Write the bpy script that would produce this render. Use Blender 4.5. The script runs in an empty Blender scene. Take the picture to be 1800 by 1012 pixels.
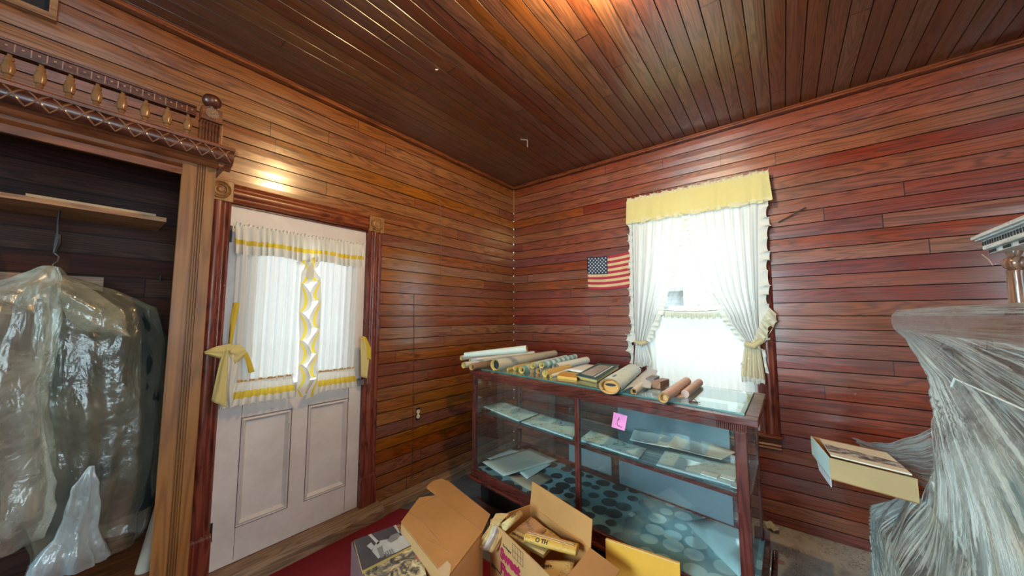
import bpy, math, random
from mathutils import Vector, Matrix, noise
from math import sin, cos, pi, radians
random.seed(7)
S = bpy.context.scene
COL = S.collection

# ------------------------------------------------------------------ camera
CAM = Vector((-3.2957, -2.5741, 1.43))
F = 605.0
YAW, PITCH = radians(38.2788), radians(4.6304)
fh = Vector((cos(YAW), sin(YAW), 0)); RT = Vector((sin(YAW), -cos(YAW), 0)); UP = Vector((0, 0, 1))
FW = cos(PITCH)*fh + sin(PITCH)*UP
CU = -sin(PITCH)*fh + cos(PITCH)*UP
cd = bpy.data.cameras.new('camera'); cam = bpy.data.objects.new('camera', cd); COL.objects.link(cam)
cd.sensor_width = 36; cd.lens = 36*F/1800; cd.clip_start = 0.02
cam.matrix_world = Matrix(((RT.x, CU.x, -FW.x, CAM.x), (RT.y, CU.y, -FW.y, CAM.y), (RT.z, CU.z, -FW.z, CAM.z), (0, 0, 0, 1)))
S.camera = cam

def ray(px, py): return FW + (px-900)/F*RT - (py-506)/F*CU
def on(ax, val, px, py):
    d = ray(px, py); return CAM + d*((val-CAM[ax])/d[ax])
def AX(x, px, py): return on(0, x, px, py)      # measured point on the plane x = const
def AY(y, px, py): return on(1, y, px, py)
def AZ(z, px, py): return on(2, z, px, py)

# ------------------------------------------------------------------ world, exposure, lights
S.view_settings.view_transform = 'Standard'; S.view_settings.look = 'None'
S.view_settings.gamma = 1; S.view_settings.use_curve_mapping = False
S.view_settings.exposure = 0.2
S.cycles.transparent_max_bounces = 40
W = bpy.data.worlds.new('world'); S.world = W; W.use_nodes = True
wb = W.node_tree.nodes['Background']; wb.inputs[0].default_value = (0.86, 0.95, 1.0, 1); wb.inputs[1].default_value = 3.5

def area(name, loc, target, sx, sy, power, col, spread=None):
    l = bpy.data.lights.new(name, 'AREA'); l.shape = 'RECTANGLE'; l.size = sx; l.size_y = sy; l.energy = power; l.color = col
    if spread: l.spread = spread
    o = bpy.data.objects.new(name, l); COL.objects.link(o); o.location = loc
    o.rotation_euler = (Vector(target)-Vector(loc)).to_track_quat('-Z', 'Y').to_euler(); return o
# added fill lamps as daylight through two unseen windows behind the camera
area('rear_window_fill', (-3.6, -5.15, 1.65), (-2.9, 0, 1.3), 1.5, 1.7, 55, (0.66, 0.88, 1.0))
area('side_window_fill', (-6.05, -1.3, 1.65), (-1.5, -2.9, .9), 1.4, 1.7, 92, (0.62, 0.90, 1.0), radians(95))  # added fill, aimed to brighten the film on the cabinet
# sky portals
for nm, loc, tg, sx, sy in (('sky_portal_right', (0.12, -1.975, 1.49), (-1, -1.975, 1.49), 0.79, 1.86), ('sky_portal_door', (-2.32, 0.1, 1.45), (-2.32, -1, 1.45), 0.6, 0.95)):
    p = area(nm, loc, tg, sx, sy, 1, (1, 1, 1)); p.data.cycles.is_portal = True
pl = bpy.data.lights.new('ceiling_bulb', 'POINT'); pl.energy = 100; pl.color = (1.0, 0.66, 0.30); pl.shadow_soft_size = 0.025
po = bpy.data.objects.new('ceiling_bulb', pl); COL.objects.link(po); po.location = (-1.97, -2.02, 2.925)
sun = bpy.data.lights.new('sun', 'SUN'); sun.energy = 3.5; sun.angle = 0.02; sun.color = (0.92, 0.97, 1.0)
so = bpy.data.objects.new('sun', sun); COL.objects.link(so)
so.rotation_euler = Vector((-0.62, -0.12, -0.78)).to_track_quat('-Z', 'Y').to_euler()

# ------------------------------------------------------------------ mesh helpers
ORG = {}
class MB:
    def __init__(s): s.v = []; s.f = []; s.m = []; s.uv = {}
    def add(s, vs, fs, mi=0):
        b = len(s.v); s.v += [Vector(v) for v in vs]
        for f in fs: s.f.append([b+i for i in f]); s.m.append(mi)
        return b
    def hexa(s, c, mi=0):        # c: 4 bottom + 4 top corners, same winding
        s.add(c, [(0, 3, 2, 1), (4, 5, 6, 7), (0, 1, 5, 4), (1, 2, 6, 5), (2, 3, 7, 6), (3, 0, 4, 7)], mi); return s
    def box(s, a, b, mi=0):
        x0, y0, z0 = [min(a[i], b[i]) for i in range(3)]; x1, y1, z1 = [max(a[i], b[i]) for i in range(3)]
        return s.hexa([(x0, y0, z0), (x1, y0, z0), (x1, y1, z0), (x0, y1, z0), (x0, y0, z1), (x1, y0, z1), (x1, y1, z1), (x0, y1, z1)], mi)
    def slab(s, quad, d, mi=0):  # quad of points, extruded by vector d
        q = [Vector(p) for p in quad]; d = Vector(d); n = len(q)
        b = s.add(q+[p+d for p in q], [], mi)
        for f in [tuple(range(n))[::-1], tuple(range(n, 2*n))]+[(i, (i+1) % n, n+(i+1) % n, n+i) for i in range(n)]:
            s.f.append([b+i for i in f]); s.m.append(mi)
        return s
    def tube(s, pts, rad, n=12, mi=0, cap=True, sq=(1, 1), mcap=None):
        pts = [Vector(p) for p in pts]; k = len(pts)
        if not hasattr(rad, '__len__'): rad = [rad]*k
        rings = []; t0 = (pts[1]-pts[0]).normalized()
        ref = UP if abs(t0.z) < 0.9 else Vector((1, 0, 0))
        for i, p in enumerate(pts):
            t = (pts[min(i+1, k-1)]-pts[max(i-1, 0)]).normalized()
            a = t.cross(ref).normalized(); c = a.cross(t).normalized()
            rings.append([p+(a*cos(2*pi*j/n)*sq[0]+c*sin(2*pi*j/n)*sq[1])*rad[i] for j in range(n)])
        b = s.add([q for r in rings for q in r], [], mi)
        for i in range(k-1):
            for j in range(n):
                s.f.append([b+i*n+j, b+i*n+(j+1) % n, b+(i+1)*n+(j+1) % n, b+(i+1)*n+j]); s.m.append(mi)
        if cap:
            mc = mi if mcap is None else mcap
            s.f.append([b+j for j in range(n)][::-1]); s.m.append(mc)
            s.f.append([b+(k-1)*n+j for j in range(n)]); s.m.append(mc)
        return s
    def lathe(s, base, axis, prof, n=20, mi=0):   # prof: (dist along axis, radius)
        base = Vector(base); ax = Vector(axis).normalized()
        return s.tube2([base+ax*d for d, r in prof], [r for d, r in prof], ax, n, mi)
    def tube2(s, pts, rad, ax, n, mi):
        ref = UP if abs(ax.z) < 0.9 else Vector((1, 0, 0)); a = ax.cross(ref).normalized(); c = a.cross(ax)
        b = s.add([p+(a*cos(2*pi*j/n)+c*sin(2*pi*j/n))*max(r, 1e-4) for p, r in zip(pts, rad) for j in range(n)], [], mi)
        for i in range(len(pts)-1):
            for j in range(n): s.f.append([b+i*n+j, b+i*n+(j+1) % n, b+(i+1)*n+(j+1) % n, b+(i+1)*n+j]); s.m.append(mi)
        s.f.append([b+j for j in range(n)][::-1]); s.m.append(mi)
        s.f.append([b+(len(pts)-1)*n+j for j in range(n)]); s.m.append(mi)
        return s
    def grid(s, fn, nu, nv, mf=None, uvf=None):   # fn(u,v)
        b = s.add([fn(i/nu, j/nv) for j in range(nv+1) for i in range(nu+1)], [])
        for j in range(nv):
            for i in range(nu):
                a = b+j*(nu+1)+i; s.f.append([a, a+1, a+nu+2, a+nu+1]); s.m.append(mf((i+.5)/nu, (j+.5)/nv) if mf else 0)
        if uvf:
            for j in range(nv+1):
                for i in range(nu+1): s.uv[b+j*(nu+1)+i] = uvf(i/nu, j/nv)
        return s
    def prof(s, pf, p0, p1, da, db, mi=0):        # extrude closed profile [(a,b)] from p0 to p1
        p0, p1, da, db = map(Vector, (p0, p1, da, db)); n = len(pf)
        b = s.add([p0+da*a+db*c for a, c in pf]+[p1+da*a+db*c for a, c in pf], [])
        for i in range(n): s.f.append([b+i, b+(i+1) % n, b+n+(i+1) % n, b+n+i]); s.m.append(mi)
        s.f.append([b+i for i in range(n)][::-1]); s.m.append(mi); s.f.append([b+n+i for i in range(n)]); s.m.append(mi)
        return s

def build(name, mb, mats, parent=None, smooth=False, org=None, solid=0, bevel=0, recalc=True):
    me = bpy.data.meshes.new(name)
    if parent is not None: o3 = ORG[parent.name]
    elif org is not None: o3 = Vector(org)
    else: o3 = Vector((0, 0, 0))
    me.from_pydata([v-o3 for v in mb.v], [], mb.f)
    if not isinstance(mats, (list, tuple)): mats = [mats]
    for m in mats: me.materials.append(m)
    for p, mi in zip(me.polygons, mb.m): p.material_index = mi
    if mb.uv:
        ul = me.uv_layers.new(name='UVMap')
        for l in me.loops: ul.data[l.index].uv = mb.uv.get(l.vertex_index, (0, 0))
    if recalc:
        import bmesh
        bm = bmesh.new(); bm.from_mesh(me); bmesh.ops.recalc_face_normals(bm, faces=bm.faces); bm.to_mesh(me); bm.free()
    me.update()
    ob = bpy.data.objects.new(name, me); COL.objects.link(ob)
    if parent is not None: ob.parent = parent
    else: ob.location = o3
    ORG[ob.name] = o3
    if smooth:
        for p in me.polygons: p.use_smooth = True
        if smooth != 2:
            try: me.set_sharp_from_angle(angle=radians(40))
            except Exception: pass
    if bevel:
        b = ob.modifiers.new('b', 'BEVEL'); b.width = bevel; b.segments = 2; b.limit_method = 'ANGLE'
    if solid:
        b = ob.modifiers.new('s', 'SOLIDIFY'); b.thickness = solid; b.offset = 0
    return ob
def tag(o, label, cat, group=None):
    o['label'] = label; o['category'] = cat
    if group: o['group'] = group
    return o
def struct(o): o['kind'] = 'structure'; return o
def thing(name, loc, label=None, cat=None, group=None):
    o = bpy.data.objects.new(name, None); COL.objects.link(o); o.location = loc; o.empty_display_size = .05
    ORG[o.name] = Vector(loc)
    if label: tag(o, label, cat, group)
    return o
def text_part(txt, size, origin, xdir, ydir, mat, parent, name='lettering', ext=0.0006, bold=0.0):
    cu = bpy.data.curves.new('t', 'FONT'); cu.body = txt; cu.size = size; cu.extrude = ext; cu.offset = bold; cu.resolution_u = 3
    ob = bpy.data.objects.new('t', cu); COL.objects.link(ob)
    dg = bpy.context.evaluated_depsgraph_get(); me = bpy.data.meshes.new_from_object(ob.evaluated_get(dg))
    bpy.data.objects.remove(ob)
    X = Vector(xdir).normalized(); Z = X.cross(Vector(ydir)).normalized(); Y = Z.cross(X)
    o3 = ORG[parent.name] if parent else Vector((0, 0, 0)); og = Vector(origin)-o3
    for v in me.vertices: c = v.co.copy(); v.co = og+X*c.x+Y*c.y+Z*c.z
    me.materials.clear(); me.materials.append(mat); me.name = name
    o = bpy.data.objects.new(name, me); COL.objects.link(o)
    if parent: o.parent = parent
    ORG[o.name] = o3
    return o

# ------------------------------------------------------------------ node helpers
class N:
    def __init__(s, name):
        s.mat = bpy.data.materials.new(name); s.mat.use_nodes = True; s.t = s.mat.node_tree
        for n in list(s.t.nodes): s.t.nodes.remove(n)
        s.out = s.t.nodes.new('ShaderNodeOutputMaterial')
    def node(s, ty, ins=None, **pr):
        n = s.t.nodes.new(ty)
        for k, v in pr.items(): setattr(n, k, v)
        for k, v in (ins or {}).items(): s.set(n, k, v)
        return n
    def set(s, n, k, v):
        sk = n.inputs[k]
        if hasattr(v, 'is_linked') or isinstance(v, bpy.types.NodeSocket): s.t.links.new(v, sk)
        else:
            if sk.type == 'RGBA' and len(v) == 3: v = (*v, 1)
            sk.default_value = v
    def m(s, op, a, b=0.0, c=None, clamp=False):
        n = s.node('ShaderNodeMath', {0: a, 1: b}, operation=op); n.use_clamp = clamp
        if c is not None: s.set(n, 2, c)
        return n.outputs[0]
    def mix(s, f, a, b, bt='MIX'):
        n = s.node('ShaderNodeMix', data_type='RGBA', blend_type=bt)
        s.set(n, 0, f); s.set(n, 6, a); s.set(n, 7, b); return n.outputs[2]
    def coord(s, which='Object'):
        return s.node('ShaderNodeTexCoord').outputs[which]
    def sep(s, v): n = s.node('ShaderNodeSeparateXYZ', {0: v}); return n.outputs
    def comb(s, x, y, z): return s.node('ShaderNodeCombineXYZ', {0: x, 1: y, 2: z}).outputs[0]
    def noise(s, v, scale=5, det=4, rough=.5, dist=0, col=False):
        n = s.node('ShaderNodeTexNoise', {'Vector': v, 'Scale': scale, 'Detail': det, 'Roughness': rough, 'Distortion': dist})
        return n.outputs[1 if col else 0]
    def schlick(s, f0=.04, normal=None):
        lw = s.node('ShaderNodeLayerWeight', {0: .5})
        if normal is not None: s.set(lw, 'Normal', normal)
        return s.m('ADD', s.m('MULTIPLY', s.m('POWER', lw.outputs[1], 5.0), 1-f0), f0, clamp=True)
    def ramp(s, f, stops):
        n = s.node('ShaderNodeValToRGB', {0: f}); e = n.color_ramp.elements
        while len(e) < len(stops): e.new(0.5)
        for el, (p, c) in zip(e, stops):
            el.position = p; el.color = (*c, 1) if len(c) == 3 else c
        return n.outputs[0]
    def rng(s, v, a, b, c, d): return s.node('ShaderNodeMapRange', {0: v, 1: a, 2: b, 3: c, 4: d}).outputs[0]
    def bump(s, h, st=.3, dist=.01): return s.node('ShaderNodeBump', {'Height': h, 'Strength': st, 'Distance': dist}).outputs[0]
    def bsdf(s, col, rough=.5, normal=None, **kw):
        n = s.node('ShaderNodeBsdfPrincipled'); s.set(n, 'Base Color', col); s.set(n, 'Roughness', rough)
        if normal is not None: s.set(n, 'Normal', normal)
        for k, v in kw.items(): s.set(n, k.replace('_', ' '), v)
        return n.outputs[0]
    def done(s, sh): s.t.links.new(sh, s.out.inputs[0]); return s.mat
def plain(name, col, rough=.5, var=.12, sc=8, bmp=0.1, **kw):
    n = N(name); c = n.coord(); f = n.noise(c, sc, 5, .6)
    a = tuple(x*(1-var) for x in col); b = tuple(min(1, x*(1+var)) for x in col)
    return n.done(n.bsdf(n.ramp(f, [(.3, a), (.7, b)]), rough, n.bump(n.noise(c, sc*6, 3), bmp, .003), **kw))

def wood_grain(n, gx, gz, dark, mid, light):
    # stretched streaks + contour lines of a slow noise (cathedral figure)
    v = n.comb(n.m('MULTIPLY', gx, 1.0), n.m('MULTIPLY', gz, 14.0), 0.0)
    fine = n.noise(n.comb(n.m('MULTIPLY', gx, 2.0), n.m('MULTIPLY', gz, 130.0), 0.0), 1.0, 5, .65)
    slow = n.noise(v, .8, 2, .45, .3)
    ring = n.m('ABSOLUTE', n.m('SUBTRACT', n.m('FRACT', n.m('MULTIPLY', slow, 15.0)), .5))
    ring = n.rng(ring, .05, .33, 0, 1)
    g = n.m('ADD', n.m('MULTIPLY', fine, .62), n.m('MULTIPLY', ring, .26))
    d2 = tuple(x*.55+y*.45 for x, y in zip(dark, mid))
    return n.ramp(g, [(.18, dark), (.34, d2), (.52, mid), (.85, light)]), g

def boards(name, stack, long, off, pitch, dark, mid, light, rough=.34, seglen=2.6, worn=(.10, .06, .035), wornamt=.5, jointdark=.15):
    n = N(name); c = n.sep(n.coord()); z = c[stack]; x = c[long]
    t = n.m('DIVIDE', n.m('SUBTRACT', z, off), pitch); idx = n.m('FLOOR', t)
    r1 = n.node('ShaderNodeTexWhiteNoise', {'W': idx}, noise_dimensions='1D').outputs[0]
    st = n.m('DIVIDE', n.m('ADD', x, n.m('MULTIPLY', r1, 9.0)), seglen); seg = n.m('FLOOR', st)
    wn = n.node('ShaderNodeTexWhiteNoise', {'Vector': n.comb(idx, seg, 3.0)}, noise_dimensions='3D')
    r2 = wn.outputs[0]
    gx = n.m('ADD', x, n.m('MULTIPLY', r2, 40.0)); gz = n.m('ADD', z, n.m('MULTIPLY', r2, 17.0))
    col, g = wood_grain(n, gx, gz, dark, mid, light)
    hs = n.node('ShaderNodeHueSaturation', {'Hue': n.rng(r2, 0, 1, .488, .515), 'Saturation': n.rng(r1, 0, 1, .85, 1.1), 'Value': n.rng(wn.outputs[0], 0, 1, .78, 1.22), 'Color': col}).outputs[0]
    big = n.noise(n.comb(c[0], c[1], n.m('MULTIPLY', c[2], 1.8)), 1.1, 4, .6)
    col = n.mix(n.rng(big, .45, .72, 0, wornamt), hs, worn)
    sp = n.noise(n.coord(), 9, 6, .75)
    col = n.mix(n.rng(sp, .62, .74, 0, .55), col, (.012, .006, .005))
    fs = n.m('FRACT', st); j = n.m('LESS_THAN', fs, .0018)
    col = n.mix(n.m('MULTIPLY', j, .9), col, (.006, .003, .002))
    ft = n.m('FRACT', t); e = n.m('LESS_THAN', n.m('MINIMUM', ft, n.m('SUBTRACT', 1.0, ft)), .035)
    col = n.mix(n.m('MULTIPLY', e, 1-jointdark), col, (.010, .004, .003))
    ro = n.rng(n.noise(n.coord(), 3, 4, .6), .3, .75, rough-.08, rough+.16)
    return n.done(n.bsdf(col, ro, n.bump(g, .22, .0016), Specular_IOR_Level=.5, Coat_Weight=.72, Coat_Roughness=.17, Coat_IOR=1.72))
def wood(name, axis, dark, mid, light, rough=.35, scale=1.0):
    n = N(name); c = n.sep(n.coord()); o = [i for i in range(3) if i != axis]
    cross = n.m('ADD', c[o[0]], n.m('MULTIPLY', c[o[1]], .83))
    col, g = wood_grain(n, n.m('MULTIPLY', c[axis], scale), n.m('MULTIPLY', cross, scale), dark, mid, light)
    col = n.mix(n.rng(n.noise(n.coord(), 4, 4, .6), .5, .8, 0, .5), col, dark)
    return n.done(n.bsdf(col, n.rng(n.noise(n.coord(), 7, 3), .3, .7, rough-.07, rough+.12), n.bump(g, .15, .001), Specular_IOR_Level=.6))

RED = ((.07, .008, .002), (.24, .026, .003), (.36, .054, .007))
M_left = boards('left_boards', 2, 0, .072, .097, (.08, .015, .002), (.27, .066, .007), (.42, .125, .016), .33, 2.3, (.15, .050, .010), .5)
M_right = boards('right_boards', 2, 1, .072, .097, *RED, .34, 3.1, (.10, .035, .014), .6)
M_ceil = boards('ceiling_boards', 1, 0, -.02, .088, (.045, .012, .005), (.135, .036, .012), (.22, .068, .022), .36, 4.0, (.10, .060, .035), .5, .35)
M_trimx = wood('moulding_x', 0, (.07, .016, .006), (.24, .062, .016), (.40, .13, .035), .30)
M_trimy = wood('moulding_y', 1, (.06, .012, .006), (.20, .045, .014), (.34, .09, .028), .30)
M_casez = wood('casing_upright', 2, (.06, .010, .008), (.20, .040, .022), (.33, .085, .040), .28)
M_casex = wood('casing_head', 0, (.07, .012, .006), (.26, .055, .016), (.42, .12, .035), .28)
M_oak = wood('rosette_oak', 2, (.13, .055, .018), (.34, .16, .050), (.50, .27, .09), .35)
M_ward_z = wood('wardrobe_upright', 2, (.14, .050, .012), (.24, .092, .020), (.31, .13, .032), .36, .55)
M_ward_x = wood('wardrobe_rail', 0, (.07, .018, .007), (.19, .052, .016), (.30, .10, .032), .33)
M_ward_in = wood('wardrobe_inside', 0, (.030, .010, .006), (.075, .022, .010), (.13, .042, .018), .55)  # inside wood darkened to carry the wardrobe's shade
M_carve = wood('carved_dark_wood', 0, (.03, .008, .005), (.10, .026, .011), (.17, .05, .02), .28)
M_turn = plain('turned_brass_brown_wood', (.24, .11, .045), .22, .25, 14, .1)
M_shelfw = wood('shelf_board', 0, (.14, .05, .018), (.34, .15, .055), (.46, .24, .10), .5)
M_black = plain('black_iron', (.012, .013, .016), .45)
M_dark = plain('shade_and_reflection_dark', (.010, .009, .011), .7)
M_caseW = wood('showcase_mahogany', 1, (.035, .008, .006), (.115, .022, .015), (.20, .045, .028), .25)
M_caseV = wood('showcase_mahogany_upright', 2, (.035, .008, .006), (.11, .022, .016), (.19, .045, .028), .27)

n = N('painted_door'); c = n.coord(); f = n.noise(c, 3, 6, .7)
base = n.ramp(f, [(.3, (.60, .52, .50)), (.7, (.74, .68, .66))])
zz = n.sep(c)
low = n.rng(zz[2], .6, .0, 0, 1)
chip = n.m('MULTIPLY', n.rng(n.noise(c, 16, 8, .8), .70, .74, 0, 1), 1.0)
rx = n.m('MULTIPLY', n.rng(zz[0], -2.03, -1.99, 0, 1), n.rng(zz[0], -1.93, -1.965, 0, 1))
rust = n.m('MULTIPLY', n.m('MULTIPLY', rx, n.rng(zz[2], .34, .12, 0, 1)), n.rng(n.noise(n.comb(n.m('MULTIPLY', zz[0], 5), 0.0, n.m('MULTIPLY', zz[2], 40)), 3, 5, .7), .46, .56, 0, 1))
col = n.mix(n.m('MULTIPLY', chip, .8), base, (.10, .035, .03)); col = n.mix(rust, col, (.28, .12, .05))
M_door = n.done(n.bsdf(col, .42, n.bump(f, .08, .004)))
M_doorline = plain('door_joint_grime', (.16, .09, .08), .7)
M_white = plain('white_sash_paint', (.80, .82, .82), .4)

def glass(name, tint=(.86, .97, .95), rough=.02, refl=.12, dust=.0):
    n = N(name); tr = n.node('ShaderNodeBsdfTransparent', {0: tint}).outputs[0]
    gl = n.node('ShaderNodeBsdfGlossy', {0: (.95, 1, 1), 1: rough}).outputs[0]
    fr = n.schlick(refl)
    mx = n.node('ShaderNodeMixShader', {0: fr, 1: tr, 2: gl}).outputs[0]
    if dust:
        df = n.node('ShaderNodeBsdfDiffuse', {0: (.55, .72, .74)}).outputs[0]
        f = n.rng(n.noise(n.coord(), 4, 6, .7), .3, .8, dust*.35, dust*1.5)
        mx = n.node('ShaderNodeMixShader', {0: f, 1: mx, 2: df}).outputs[0]
    return n.done(mx)
M_glass = glass('window_glass', (.96, .99, .99), .01, .05)
M_sglass = glass('showcase_glass', (.94, .98, .98), .02, .05, .006)
M_topglass = glass('showcase_top_glass', (.93, .99, .98), .03, .12, .05)
M_shelfglass = glass('showcase_shelf_glass', (.86, .97, .97), .04, .15, .08)
M_gedge = plain('glass_edge', (.05, .18, .17), .3)

def cloth(name, col, trans=.5, see=.0, var=.06, sc=30):
    n = N(name); f = n.noise(n.coord(), sc, 4, .6); a = tuple(x*(1-var) for x in col)
    cc = n.mix(f, a, col)
    d = n.node('ShaderNodeBsdfDiffuse', {0: cc}).outputs[0]; t = n.node('ShaderNodeBsdfTranslucent', {0: cc}).outputs[0]
    sh = n.node('ShaderNodeMixShader', {0: trans, 1: d, 2: t}).outputs[0]
    if see:
        tr = n.node('ShaderNodeBsdfTransparent', {0: (1, 1, 1)}).outputs[0]
        sh = n.node('ShaderNodeMixShader', {0: see, 1: sh, 2: tr}).outputs[0]
    return n.done(sh)
M_sheer = cloth('white_sheer', (.84, .84, .83), .17, .01)
M_sheer2 = cloth('thin_white_sheer', (.86, .86, .84), .26, .04)
M_ruf = cloth('white_ruffle', (.88, .86, .80), .2)
M_cream = cloth('cream_cloth', (.86, .72, .44), .35)
M_yel = cloth('yellow_band', (.92, .70, .10), .35)
M_pyel = cloth('pale_yellow_cloth', (.90, .78, .36), .3)
M_stitch = plain('ochre_stitching', (.55, .34, .12), .8)

def film(name, body, dens=.45, streak=False, rough=.16, bstr=1.0, hazevar=.35, metal=0.0):
    n = N(name); c = n.coord()
    if streak:
        u = n.node('ShaderNodeUVMap').outputs[0]; s = n.sep(u)
        st = n.noise(n.comb(n.m('MULTIPLY', s[0], 62.0), n.m('MULTIPLY', s[1], 1.5), 0.0), 1.0, 6, .72, .15)
        st2 = n.noise(n.comb(n.m('MULTIPLY', s[0], 11.0), n.m('MULTIPLY', s[1], 1.3), 4.0), 1.0, 3, .5, .4)
        h = n.m('ADD', n.m('MULTIPLY', st, .8), n.m('MULTIPLY', st2, .5))
        pm = n.rng(n.noise(c, 3.6, 3, .6), .36, .62, -.28, .34)
        f = n.m('ADD', n.m('ADD', n.m('MULTIPLY', n.rng(st, .49, .545, .08, 1), .80), n.m('MULTIPLY', n.rng(st2, .42, .58, 0, 1), .22)), pm, clamp=True)  # streak density draws white reflections into the film
        bd = .02
    else:
        w = n.noise(n.node('ShaderNodeVectorMath', {0: c, 1: (1, 1, .35)}, operation='MULTIPLY').outputs[0], 7, 4, .55, .8); w2 = n.noise(c, 26, 4, .6, .6)
        h = n.m('ADD', n.m('MULTIPLY', w, 1.0), n.m('MULTIPLY', w2, .12)); f = n.rng(n.noise(c, 3.5, 5, .7, 1.), .35, .7, 0, 1); bd = .03
    nor = n.bump(h, bstr, bd)
    d = n.node('ShaderNodeBsdfDiffuse', {0: body, 'Normal': nor}).outputs[0]
    t = n.node('ShaderNodeBsdfTranslucent', {0: body}).outputs[0]
    d = n.node('ShaderNodeMixShader', {0: .35, 1: d, 2: t}).outputs[0]
    tr = n.node('ShaderNodeBsdfTransparent', {0: (.96, .99, .98)}).outputs[0]
    a = n.node('ShaderNodeMixShader', {0: n.rng(f, 0, 1, dens*(1-hazevar), min(1, dens*(1+hazevar))), 1: tr, 2: d}).outputs[0]
    g = n.node('ShaderNodeBsdfGlossy', {0: (1, 1, 1), 1: rough, 'Normal': nor}).outputs[0]
    fr = n.schlick(.05, nor)
    return n.done(n.node('ShaderNodeMixShader', {0: n.m('ADD', fr, n.m('MULTIPLY', f, .04+metal), clamp=True), 1: a, 2: g}).outputs[0])

def card(name, col=(.50, .225, .070)):
    n = N(name); c = n.coord(); f = n.noise(c, 3, 5, .6)
    s = n.sep(c); fl = n.noise(n.comb(n.m('MULTIPLY', s[0], 90.0), n.m('MULTIPLY', s[1], 90.0), n.m('MULTIPLY', s[2], 6.0)), 1, 3)
    cc = n.ramp(f, [(.3, tuple(x*.86 for x in col)), (.7, tuple(x*1.12 for x in col))])
    return n.done(n.bsdf(cc, .65, n.bump(fl, .08, .001)))
M_card = card('cardboard'); M_card2 = card('pale_cardboard', (.52, .26, .10)); M_carddk = card('dark_brown_cardboard', (.36, .19, .10))  # the third card is a darker brown
M_ycard = card('amber_board', (.80, .38, .04))
M_ink = plain('black_ink', (.03, .025, .03), .6); M_redink = plain('maroon_ink', (.35, .01, .06), .6)

def paper(name, col=(.74, .73, .68), stain=(.55, .40, .22), amt=.35, ink=0.0, inkcol=(.12, .16, .18), isc=60, line=False):
    n = N(name); c = n.coord(); f = n.noise(c, 6, 5, .7)
    cc = n.mix(n.rng(f, .45, .8, 0, amt), col, stain)
    if ink:
        g = n.noise(c, isc, 3, .7); b = n.noise(c, 9, 2)
        k = n.m('MULTIPLY', n.rng(g, .52, .60, 0, 1), n.rng(b, .42, .58, 0, ink)); cc = n.mix(k, cc, inkcol)
    return n.done(n.bsdf(cc, .6, n.bump(n.noise(c, 14, 4), .15, .004)))
M_paper = paper('aged_paper'); M_paperw = paper('white_paper', (.78, .82, .80), (.6, .56, .48), .25)
M_map = paper('printed_map_paper', (.72, .88, .86), (.62, .50, .36), .5, .9, (.06, .22, .26), 42)
M_map2 = paper('pale_map_paper', (.66, .80, .80), (.45, .60, .66), .5, .4, (.2, .33, .42), 50)
M_news = paper('yellowed_newsprint', (.62, .34, .06), (.42, .22, .05), .5, .5, (.09, .05, .02), 90)
M_newsw = paper('newsprint', (.66, .46, .20), (.5, .30, .11), .5, .6, (.10, .06, .04), 80)
M_tan = paper('tan_paper_edge', (.52, .28, .10), (.38, .18, .06), .5)
M_yelp = paper('yellow_paper', (.60, .40, .11), (.55, .35, .12), .5)
M_pinkp = paper('pinkish_brown_paper', (.66, .48, .44), (.50, .32, .26), .6)
M_teal = plain('dark_teal_print', (.03, .12, .15), .4); M_amber = plain('amber_spine', (.66, .36, .06), .4)
M_pink = plain('pink_note', (.86, .25, .52), .6)

M_backp = boards('shaded_back_boards', 2, 0, .072, .097, (.020, .006, .004), (.055, .014, .006), (.10, .030, .010), .6, 2.3, (.03, .014, .01), .4)  # darker copy of the wall boards, interior shade put into the colour
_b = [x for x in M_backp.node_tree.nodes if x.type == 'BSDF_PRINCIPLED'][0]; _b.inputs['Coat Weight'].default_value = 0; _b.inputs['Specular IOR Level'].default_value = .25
# ------------------------------------------------------------------ room shell
FZ = -.10; CH = 3.03; XB = -5.75; YB = -4.85
def board_wall(mb, horiz, a0, a1, z0, z1, pitch, off, place, openings):
    """boards run along `a`, stacked along z; place(a, z, d) -> point, d = depth out of the room"""
    k0 = math.floor((z0-off)/pitch); k1 = math.ceil((z1-off)/pitch)
    for k in range(k0, k1):
        za = max(z0, off+k*pitch); zb = min(z1, off+(k+1)*pitch)
        if zb-za < .004: continue
        segs = [(a0, a1)]
        for (o0, o1, p0, p1) in openings:
            if (za+zb)/2 > p0 and (za+zb)/2 < p1:
                ns = []
                for s0, s1 in segs:
                    if o1 <= s0 or o0 >= s1: ns.append((s0, s1)); continue
                    if s0 < o0: ns.append((s0, o0))
                    if o1 < s1: ns.append((o1, s1))
                segs = ns
        r = random.uniform(-.0012, .0012); q = random.uniform(-.0012, .0012); g = .0028
        for s0, s1 in segs:
            row = [(za, .006), (za+g, r), (za+(zb-za)*.5, (r+q)/2-.0012), (zb-g, q), (zb, .006)]
            b = mb.add([place(s, z, d) for z, d in row for s in (s0, s1)], [])
            for i in range(4): mb.f.append([b+2*i, b+2*i+1, b+2*i+3, b+2*i+2]); mb.m.append(0)
def backing(mb, a0, a1, z0, z1, place, openings):
    cuts = sorted(set([a0, a1]+[c for o in openings for c in o[:2]]))
    for i in range(len(cuts)-1):
        A, B = cuts[i], cuts[i+1]; mid = (A+B)/2; spans = [(z0, z1)]
        for o in openings:
            if o[0] < mid < o[1]: spans = [(z0, o[2]), (o[3], z1)]
        for p, q in spans:
            if q-p < .01: continue
            mb.hexa([place(A, p, .008), place(B, p, .008), place(B, p, .14), place(A, p, .14), place(A, q, .008), place(B, q, .008), place(B, q, .14), place(A, q, .14)])
DO = (-2.755, -1.893, FZ, 2.095)        # door opening
WO = (-2.385, -1.565, .55, 2.43)        # window opening (y range)
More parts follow.
